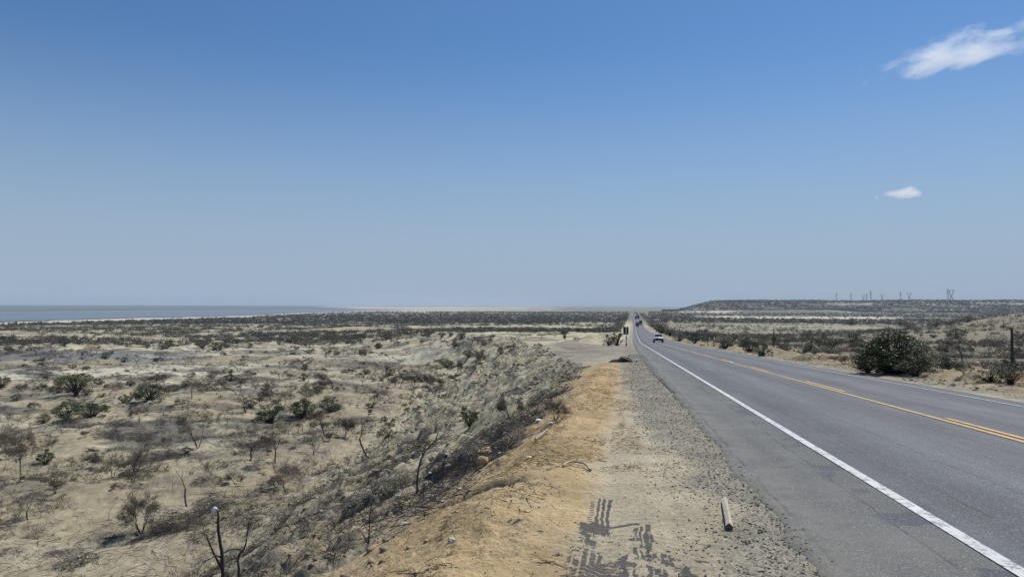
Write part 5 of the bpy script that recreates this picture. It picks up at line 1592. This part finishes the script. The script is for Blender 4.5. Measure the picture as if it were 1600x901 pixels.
# dark heap on the shoulder
def heap():
    g0 = on_ground(float(cx(44.0)) - 0.33, 44.0)
    root = empty("dark_heap", g0)
    bm = bmesh.new(); bmesh.ops.create_icosphere(bm, subdivisions=5, radius=1.0)
    V = np.array([v.co[:] for v in bm.verts]); Fc = np.array([[v.index for v in f.verts] for f in bm.faces]); bm.free()
    x = V[:, 0]
    hgt = np.interp(x, [-1, -0.75, -0.5, -0.2, 0.1, 0.6, 0.85, 1], [0.12, 0.40, 0.45, 0.55, 0.95, 1.0, 0.75, 0.25])
    nz = fbm(V[:, 0] * 6 + 3, V[:, 1] * 3 + V[:, 2] * 4, 4, 701) - 0.5
    V = V * (1 + 0.35 * nz)[:, None] * np.array([0.72, 0.38, 0.36])
    V[:, 2] *= hgt
    np_obj("mound", V, Fc, M['hide'], root)
    for (x0, x1, z0, z1, w) in ((0.05, 0.42, 0.31, 0.17, 0.035), (0.30, 0.46, 0.34, 0.27, 0.03), (-0.12, 0.02, 0.18, 0.11, 0.022), (0.2, 0.5, 0.26, 0.12, 0.02)):
        bm = bmesh.new()
        for k in range(5):
            t = k / 4; bm.verts.new((x0 + (x1 - x0) * t, -0.36 + 0.06 * math.sin(t * 3) + (0.14 - z0 * 0.2), 0.03 + z0 + (z1 - z0) * t + w / 2))
            bm.verts.new((x0 + (x1 - x0) * t, -0.42 + 0.06 * math.sin(t * 3) + (0.14 - z0 * 0.2), 0.03 + z0 + (z1 - z0) * t - w / 2))
        bm.verts.ensure_lookup_table()
        for k in range(4):
            bm.faces.new([bm.verts[i] for i in (2 * k, 2 * k + 2, 2 * k + 3, 2 * k + 1)])
        r_ = bmesh.ops.solidify(bm, geom=bm.faces[:], thickness=0.012)
        bm_obj("pale_strip", bm, M['bark_strip'], root)
    tag(root, "low dark brown heap with pale torn strips lying across the gravel shoulder", "heap")
    g1 = on_ground(float(cx(44.0)) + 0.62, 44.0)
    rock("dark_clod", g1 + Vector((0, 0, 0.05)), (0.17, 0.2, 0.22), M['hide'], "small dark clod just right of the brown heap", 41, 'clod')
heap()

# ------------------------------------------------------------------ signs, poles, markers
def road_sign_back():
    y = 99.0; x = ray(978.5, 520).x * y
    root = empty("road_sign", on_ground(x, y), R(4))
    z0 = 0
    bm = bmesh.new()
    for k, (a, b) in enumerate(((0.0, 0.45), (0.9, 1.3))): add_box(bm, (0, 0, (a + b) / 2), (0.13, 0.13, b - a))
    bm_obj("black_band", bm, M['black_enamel'], root)
    bm = bmesh.new()
    for (a, b) in ((0.45, 0.9), (1.3, 2.6)): add_box(bm, (0, 0, (a + b) / 2), (0.126, 0.126, b - a))
    bm_obj("post", bm, M['white_enamel'], root)
    bm = bmesh.new(); add_box(bm, (-0.02, 0.10, 2.1), (0.72, 0.03, 1.02), 0.008)
    bm_obj("sign_board", bm, M['black_board'], root)
    bm = bmesh.new()
    for zz in (1.8, 2.4): add_box(bm, (0, 0.075, zz), (0.6, 0.03, 0.05))
    bm_obj("bracket", bm, M['steel'], root)
    tag(root, "road sign seen from its dark back on a banded post left of the road", "road sign")
road_sign_back()
def sign_front():
    y = 122.0; x = ray(1084.5, 530).x * y
    root = empty("road_sign", on_ground(x, y), R(-4))
    bm = bmesh.new()
    for (a, b) in ((0.35, 0.7), (0.95, 1.9)): add_box(bm, (0, 0, (a + b) / 2), (0.10, 0.10, b - a))
    bm_obj("post", bm, M['white_enamel'], root)
    bm = bmesh.new()
    for (a, b) in ((0, 0.35), (0.7, 0.95)): add_box(bm, (0, 0, (a + b) / 2), (0.104, 0.104, b - a))
    bm_obj("black_band", bm, M['black_enamel'], root)
    bm = bmesh.new(); add_box(bm, (0, -0.07, 1.55), (0.6, 0.03, 0.72), 0.008)
    bd = bm_obj("sign_board", bm, M['steel'], root)
    bm = bmesh.new(); add_box(bm, (-0.1, -0.09, 1.62), (0.12, 0.006, 0.36)); add_box(bm, (0.12, -0.09, 1.48), (0.14, 0.006, 0.30))
    bm_obj("dark_symbol", bm, M['black_enamel'], bd)
    tag(root, "small grey road sign with dark marks on a banded post right of the road", "road sign")
sign_front()
def far_board():
    y = 300.0; x = ray(903.5, 521).x * y
    root = empty("notice_board", on_ground(x, y))
    bm = bmesh.new(); add_box(bm, (0, 0, 1.75), (1.35, 0.06, 0.8), 0.01)
    bm_obj("sign_board", bm, M['black_board'], root)
    for sx in (-0.5, 0.5):
        bm = bmesh.new(); add_box(bm, (sx, 0.06, 0.9), (0.08, 0.08, 1.9)); bm_obj("post", bm, M['pole_wood'], root)
    tag(root, "small dark notice board on posts out on the pale open ground", "notice board")
far_board()
pole_lab = {35: "tall dark wooden pole nearest the camera at the right edge", 94: "second dark wooden pole along the right verge, beside the round dark bush"}
for i, d in enumerate((35, 94, 156, 188, 236, 268, 300, 332)):
    u = 18.3 if i else 18.1
    x = u + float(cx(d)); hgt = 3.0 if i < 2 else 3.6
    if i == 0: x = ray(1581, 560).x * d
    if i == 1: x = ray(1209, 530).x * d
    root = empty("wooden_pole", on_ground(x, d) - Vector((0, 0, 0.1)))
    topz = float(ray(1200, 512).z * d) - root.location.z + (0.0 if i < 2 else 0.5)
    topz = max(2.4, topz)
    bm = bmesh.new(); add_cyl(bm, (0, 0, 0), (0.02, 0, topz), 0.075, 0.055, 10)
    bm_obj("shaft", bm, M['pole_wood'], root)
    if i >= 2:
        bm = bmesh.new(); add_box(bm, (0, 0, topz - 0.25), (1.1, 0.09, 0.09)); bm_obj("crossarm", bm, M['pole_wood'], root)
    else:
        bm = bmesh.new(); add_cyl(bm, (0, 0, topz - 0.16), (0, 0, topz - 0.12), 0.066, 0.066, 10); bm_obj("wire_band", bm, M['steel'], root)
    tag(root, pole_lab.get(d, "short far pole with a crossarm in the row right of the road"), "pole", "wooden poles along the right verge" )
for (px, py, hp) in ((1039, 523, 4), (1186.5, 556, 8), (1206.5, 556, 8)):
    g0 = ground_at(px, py); s = g0.y / F
    root = empty("marker_post", g0)
    hh = hp * s
    bm = bmesh.new(); add_box(bm, (0, 0, hh / 2), (0.16, 0.12, hh), 0.01); bm_obj("post", bm, M['white_enamel'], root)
    bm = bmesh.new(); add_box(bm, (0, 0, hh * 0.75), (0.166, 0.126, hh * 0.12)); bm_obj("dark_band", bm, M['black_enamel'], root)
    tag(root, {1039: "tiny white marker post beyond the oncoming car", 1186.5: "white marker post between the verge bushes", 1206.5: "white marker post at the foot of the second pole"}[px], "marker post")
# road stud on the centre line
gs = 6.155; yy = 1.65 / ((566 - 522) / F); xx = gs + float(cx(yy))
bm = bmesh.new(); add_box(bm, (0, 0, 0.02), (0.2, 0.45, 0.03), 0.008)
o = bm_obj("road_stud", bm, M['white_enamel']); o.location = (xx, yy, float(zr(yy)) + 0.006); tag(o, "white block lying on the yellow centre line", "road stud")

# ------------------------------------------------------------------ vehicles
def wheel(root, c, r, w):
    bm = bmesh.new(); add_cyl(bm, (c[0] - w / 2, c[1], c[2]), (c[0] + w / 2, c[1], c[2]), r, r, 24)
    bmesh.ops.bevel(bm, geom=[e for e in bm.edges if len(e.link_faces) == 2 and e.calc_face_angle() > 1], offset=0.02, segments=2, affect='EDGES')
    t = bm_obj("wheel", bm, M['tyre'], root)
    sgn = 1 if c[0] > 0 else -1
    bm = bmesh.new(); add_cyl(bm, (c[0] + sgn * (w / 2 - 0.03), c[1], c[2]), (c[0] + sgn * (w / 2 + 0.005), c[1], c[2]), r * 0.6, r * 0.55, 16)
    bm_obj("rim", bm, M['rim'], t)

def car():
    d = 143.0; x = ray(1028.5, 532).x * d
    slope = math.atan(0.039)
    root = empty("white_car", (x, d, float(zr(d)) + 0.0))
    root.rotation_euler = (-slope, 0, -math.atan(0.155))
    # front faces -Y
    prof = [(-2.2, 0.36), (-2.28, 0.62), (-2.2, 0.92), (-1.2, 1.06), (2.15, 1.05), (2.2, 0.7), (2.15, 0.36)]
    bm = bmesh.new(); add_prism(bm, prof, -0.92, 0.92, lambda z: 0.03 + 0.06 * max(0, z - 0.7))
    bmesh.ops.bevel(bm, geom=bm.edges[:], offset=0.05, segments=2, affect='EDGES')
    bm_obj("body", bm, M['car_white'], root, True)
    bm = bmesh.new(); add_prism(bm, [(-1.15, 1.04), (-0.42, 1.58), (1.55, 1.60), (2.05, 1.04)], -0.84, 0.84, lambda z: 0.22 * max(0, (z - 1.04) / 0.56))
    cab = bm_obj("cabin", bm, M['glass'], root)
    bm = bmesh.new(); add_prism(bm, [(-0.5, 1.585), (-0.44, 1.635), (1.5, 1.655), (1.62, 1.60)], -0.68, 0.68); bm_obj("roof", bm, M['car_white'], root)
    for sx in (-1, 1):
        bm = bmesh.new(); add_cyl(bm, (sx * 0.84, -1.14, 1.05), (sx * 0.635, -0.45, 1.60), 0.035, 0.035, 6); add_cyl(bm, (sx * 0.84, 2.0, 1.05), (sx * 0.635, 1.5, 1.60), 0.05, 0.05, 6)
        bm_obj("pillar", bm, M['car_white'], root)
        bm = bmesh.new(); add_box(bm, (sx * 1.04, -0.85, 1.12), (0.22, 0.12, 0.16), 0.03); bm_obj("mirror", bm, M['car_white'], root)
        bm = bmesh.new(); add_box(bm, (sx * 0.70, -2.235, 0.80), (0.36, 0.08, 0.15), 0.02); bm_obj("headlight", bm, M['lamp'], root)
        for yy in (-1.4, 1.4): wheel(root, (sx * 0.82, yy, 0.36), 0.36, 0.24)
    bm = bmesh.new(); add_box(bm, (0, -2.27, 0.74), (1.0, 0.06, 0.26), 0.02); bm_obj("grille", bm, M['trim'], root)
    bm = bmesh.new(); add_box(bm, (0, -2.26, 0.46), (1.8, 0.12, 0.26), 0.03); bm_obj("bumper", bm, M['trim'], root)
    bm = bmesh.new(); add_box(bm, (0, -2.33, 0.50), (0.42, 0.02, 0.12)); bm_obj("number_plate", bm, M['white_enamel'], root)
    tag(root, "oncoming white car, nearest vehicle on the road", "car")
car()

def truck_proto(paint, load, back=False, length=12.0):
    root = empty("truck")
    bm = bmesh.new(); add_box(bm, (0, 1.1, 1.95), (2.4, 2.1, 2.5), 0.10); cabo = bm_obj("cab", bm, paint, root)
    bm = bmesh.new(); add_box(bm, (0, 0.03, 2.45), (2.1, 0.06, 0.85), 0.02); bm_obj("windscreen", bm, M['glass'], cabo)
    bm = bmesh.new(); add_box(bm, (0, 0.02, 1.55), (1.5, 0.08, 0.7), 0.02); bm_obj("grille", bm, M['trim'], cabo)
    bm = bmesh.new(); add_box(bm, (0, 0.0, 0.75), (2.4, 0.25, 0.45), 0.04); bm_obj("bumper", bm, M['trim'], cabo)
    for sx in (-1, 1):
        bm = bmesh.new(); add_box(bm, (sx * 0.95, -0.02, 1.12), (0.35, 0.08, 0.2), 0.02); bm_obj("headlight", bm, M['lamp'], root)
        bm = bmesh.new(); add_box(bm, (sx * 1.38, 0.2, 2.5), (0.2, 0.1, 0.6), 0.02); bm_obj("mirror", bm, M['trim'], root)
    bm = bmesh.new(); add_box(bm, (0, 2.6 + length / 2, 2.5), (2.5, length, 2.7), 0.04); bm_obj("trailer", bm, load, root)
    bm = bmesh.new(); add_box(bm, (0, 1.8 + length / 2, 0.98), (1.0, length + 1.2, 0.25)); bm_obj("chassis", bm, M['trim'], root)
    for yy in (1.2, 3.6, length - 0.6, length + 0.8):
        for sx in (-1, 1): wheel(root, (sx * 1.05, yy, 0.5), 0.5, 0.3)
    bm = bmesh.new(); add_box(bm, (0, 2.6 + length + 0.01, 1.0), (2.3, 0.06, 0.2)); bm_obj("tail_bar", bm, M['trim'], root)
    return root
def copy_tree(o, parent=None):
    c = o.copy(); COL.objects.link(c); c.parent = parent
    for ch in list(o.children): copy_tree(ch, c)
    return c
def put(root, d, u, away, label, group="vehicles far down the road"):
    x = float(cx(d)) + u
    root.location = (x, d, float(zr(d)) + 0.02)
    root.rotation_euler = (-0.02 if not away else 0.02, 0, -math.atan(0.165) + (math.pi if away else 0))
    tag(root, label, "truck", group)
tA = truck_proto(M['truck_dark'], M['truck_grey'])
put(tA, 575, 4.4, False, "dark oncoming truck, the nearest truck in the left lane")
bm = bmesh.new(); add_box(bm, (0, 0.6, 3.35), (2.1, 0.9, 0.35), 0.05); bm_obj("roof_visor", bm, M['car_white'], tA)
tB = truck_proto(M['truck_rust'], M['truck_rust']); put(tB, 655, 7.7, True, "dark brown truck driving away just beyond the nearest oncoming truck")
tC = copy_tree(tB); put(tC, 950, 4.4, False, "second oncoming truck in the left lane, well behind the nearest one")
tD = copy_tree(tB); put(tD, 960, 7.7, True, "dark truck driving away beside the second oncoming truck")
tE = copy_tree(tB); put(tE, 1085, 7.7, True, "dark truck driving away just ahead of the one beside the second oncoming truck")
tF = copy_tree(tA); put(tF, 1370, 7.6, True, "tall dark truck farthest along the right lane")
tG = copy_tree(tB); put(tG, 1600, 4.4, False, "tiny farthest oncoming truck on the road")

# ------------------------------------------------------------------ pylons on the ridge
def members(pairs, r):
    return [(a, b, r, r) for a, b in pairs]
def pylon_v():
    """lattice pylon with a V-shaped window head, 40 m high, about 22 m wide"""
    segs = []
    def leg(x0, x1, z0, z1, w0, w1, n=7):
        for k in range(n):
            t0, t1 = k / n, (k + 1) / n
            xa, xb = x0 + (x1 - x0) * t0, x0 + (x1 - x0) * t1; za, zb = z0 + (z1 - z0) * t0, z0 + (z1 - z0) * t1
            wa, wb = w0 + (w1 - w0) * t0, w0 + (w1 - w0) * t1
            for sx in (-1, 1):
                for sy in (-1, 1):
                    segs.append(((xa + sx * wa, sy * wa, za), (xb + sx * wb, sy * wb, zb), .34, .32))
            segs.append(((xa - wa, -wa, za), (xb + wb, -wb, zb), .14, .14)); segs.append(((xa + wa, -wa, za), (xb - wb, -wb, zb), .14, .14))
            segs.append(((xa - wa, wa, za), (xb - wb, -wb, zb), .14, .14)); segs.append(((xa + wa, -wa, za), (xb + wb, wb, zb), .14, .14))
    leg(-5.0, -2.0, 0, 18, 0.9, 0.7); leg(5.0, 2.0, 0, 18, 0.9, 0.7)
    leg(-2.0, -8.5, 18, 36, 0.8, 0.7); leg(2.0, 8.5, 18, 36, 0.8, 0.7)
    for z in (18, 9): segs.append(((-3, 0, z), (3, 0, z), .2, .2))
    body = segs[:]
    arm = []
    n = 10
    for k in range(n):
        xa, xb = -14 + 28 * k / n, -14 + 28 * (k + 1) / n
        za, zb = 38 - abs(xa) * 0.05, 38 - abs(xb) * 0.05
        arm += [((xa, 0, 36), (xb, 0, 36), .25, .25), ((xa, 0, za), (xb, 0, zb), .22, .22), ((xa, 0, 36), (xb, 0, zb), .15, .15)]
    for sx in (-8.5, 8.5): arm.append(((sx, 0, 38), (sx * 1.06, 0, 42), .28, .12))
    return body, arm
def pylon_m():
    body = []; n = 12
    for k in range(n):
        t0, t1 = k / n, (k + 1) / n; wa, wb = 2.6 - 2.1 * t0, 2.6 - 2.1 * t1; za, zb = 42 * t0, 42 * t1
        for sx in (-1, 1):
            for sy in (-1, 1): body.append(((sx * wa, sy * wa, za), (sx * wb, sy * wb, zb), .36, .32))
        body += [((-wa, -wa, za), (wb, -wb, zb), .14, .14), ((wa, -wa, za), (-wb, -wb, zb), .14, .14), ((-wa, -wa, za), (wa, -wa, za), .14, .14)]
    arm = []
    for z, w in ((26, 6.5), (32, 5.5), (38, 4.5)):
        for s_ in (-1, 1): arm += [((0, 0, z), (s_ * w, 0, z + 0.4), .25, .18), ((0, 0, z + 2), (s_ * w, 0, z + 0.4), .2, .15)]
        arm += [((w * 0.98, 0, z + 0.4), (w * 0.98, 0, z - 1.8), .14, .14), ((-w * 0.98, 0, z + 0.4), (-w * 0.98, 0, z - 1.8), .14, .14)]
    return body, arm
pm = {}
for nm, fn in (('v', pylon_v), ('m', pylon_m)):
    b_, a_ = fn()
    V, Fq = tubes(b_, 4); me1 = np_mesh("lattice_tower", V, Fq, M['steel'])
    V, Fq = tubes(a_, 4); me2 = np_mesh("crossarm", V, Fq, M['steel'])
    pm[nm] = (me1, me2)
for (px, ptop, pbase, kd, lb) in (
        (1307, 457, 470, 'm', "thin mast pylon farthest left on the ridge"), (1329.5, 457, 470, 'm', "thin mast pylon second from the left on the ridge"),
        (1349, 459.5, 470, 'v', "V-headed pylon left of the tall thin mast on the ridge"), (1354, 458, 470, 'm', "faint thin mast touching the first V-headed pylon"),
        (1360.5, 453.5, 470, 'm', "tallest thin mast right of the first V-headed pylon"),
        (1378, 458.5, 470, 'v', "V-headed pylon in the middle of the ridge row"), (1407, 455, 470, 'm', "thin mast beside the third V-headed pylon"),
        (1420.5, 455.5, 470, 'v', "third V-headed pylon from the left, right of a thin mast"), (1481, 451, 469, 'm', "thin mast overlapping the rightmost V-headed pylon"),
        (1486.5, 450.5, 469, 'v', "rightmost and largest V-headed pylon on the ridge")):
    d = 2950.0 if pbase - ptop < 15 else 2850.0
    rb = ray(px, 465); x = rb.x * d
    z = float(H(x, d))
    ztop = ray(px, ptop).z * d
    h = ztop - z
    root = empty("pylon", (x, d, z - 0.5), 0.15)
    sc_ = h / 42.0
    root.scale = (sc_, sc_, sc_)
    for nm, me in (("lattice_tower", pm[kd][0]), ("crossarm", pm[kd][1])):
        link(bpy.data.objects.new(nm, me), root)
    tag(root, lb, "pylon", "power pylons on the ridge")
# small cairn-like knob on the mesa edge
xk = ray(1092, 470).x * 2800
rock("rock_knob", Vector((xk, 2800, float(H(xk, 2800)) + 1)), (9, 8, 9), M['stone'], "small dark rock knob on the left end of the far ridge", 77)

# ------------------------------------------------------------------ clouds
def cloud(name, px, py, wpx, hpx, d, dens, label, seed, slant=0.0, thr=0.5, wisp=2.2):
    c = ray(px, py) * d
    s = d / F
    bm = bmesh.new(); bmesh.ops.create_icosphere(bm, subdivisions=3, radius=1.0)
    m = bpy.data.materials.new("cloud_vapour"); m.use_nodes = True
    nt = m.node_tree; nt.nodes.remove(nt.nodes["Principled BSDF"])
    out = [n for n in nt.nodes if n.type == 'OUTPUT_MATERIAL'][0]
    vol = nt.nodes.new("ShaderNodeVolumePrincipled")
    vol.inputs['Color'].default_value = (1, 1, 1, 1); vol.inputs['Anisotropy'].default_value = 0.35
    tc = N(nt, "ShaderNodeTexCoord")
    sp = N(nt, "ShaderNodeSeparateXYZ"); nt.links.new(tc.outputs['Object'], sp.inputs[0])
    ln = N(nt, "ShaderNodeVectorMath", operation='LENGTH'); nt.links.new(tc.outputs['Object'], ln.inputs[0])
    mp = N(nt, "ShaderNodeMapping"); mp.inputs['Location'].default_value = (seed * 3.1, seed * 1.7, 0)
    mp.inputs['Scale'].default_value = (wisp, wisp * 0.7, wisp * 0.55)
    nt.links.new(tc.outputs['Object'], mp.inputs[0])
    f = noise(nt, mp.outputs[0], 1.0, 9, 0.62, 0.5)
    f = math_(nt, 'MULTIPLY', math_(nt, 'SUBTRACT', f, 0.5), 2.4)
    # lift: bottoms flatter than tops, the middle fuller
    fall = math_(nt, 'SUBTRACT', thr, ln.outputs['Value'])
    flat = rmap(nt, sp.outputs[2], -0.55, -0.2, -0.5, 0.0)
    v = math_(nt, 'ADD', math_(nt, 'ADD', f, fall), flat)
    v = math_(nt, 'MULTIPLY', rmap(nt, v, 0.0, 0.55, 0, 1), dens)
    nt.links.new(v, vol.inputs['Density'])
    nt.links.new(vol.outputs[0], out.inputs['Volume'])
    o = bm_obj(name, bm, m)
    o.location = c
    o.scale = (wpx * s / 2, wpx * s / 2 * 0.6, hpx * s / 2)
    o.rotation_euler = (0, -slant, -math.atan2(c.x, c.y))
    tag(o, label, "cloud")
cloud("cloud", 1500, 86, 350, 96, 3200, 0.0085, "large wispy white cloud at the upper right of the sky", 4, 0.12, 0.52, 3.6)
cloud("cloud", 1411, 305, 84, 30, 5200, 0.02, "small flat white cloud low in the right sky", 9, 0.05, 0.62, 1.6)

# ------------------------------------------------------------------ haze
def haze():
    bm = bmesh.new(); add_box(bm, (0, 0, 0), (1, 1, 1))
    m = bpy.data.materials.new("haze_air"); m.use_nodes = True
    nt = m.node_tree; nt.nodes.remove(nt.nodes["Principled BSDF"])
    out = [n for n in nt.nodes if n.type == 'OUTPUT_MATERIAL'][0]
    vol = nt.nodes.new("ShaderNodeVolumePrincipled")
    vol.inputs['Color'].default_value = (0.60, 0.72, 0.85, 1); vol.inputs['Density'].default_value = 0.00008
    vol.inputs['Anisotropy'].default_value = 0.0
    nt.links.new(vol.outputs[0], out.inputs['Volume'])
    o = bm_obj("haze", bm, m)
    zt, zb = 75.0, -60.0
    o.scale = (33000, 33000, zt - zb); o.location = (0, 0, (zt + zb) / 2)
    tag(o, "thin bluish haze over the plain", kind='stuff')
haze()
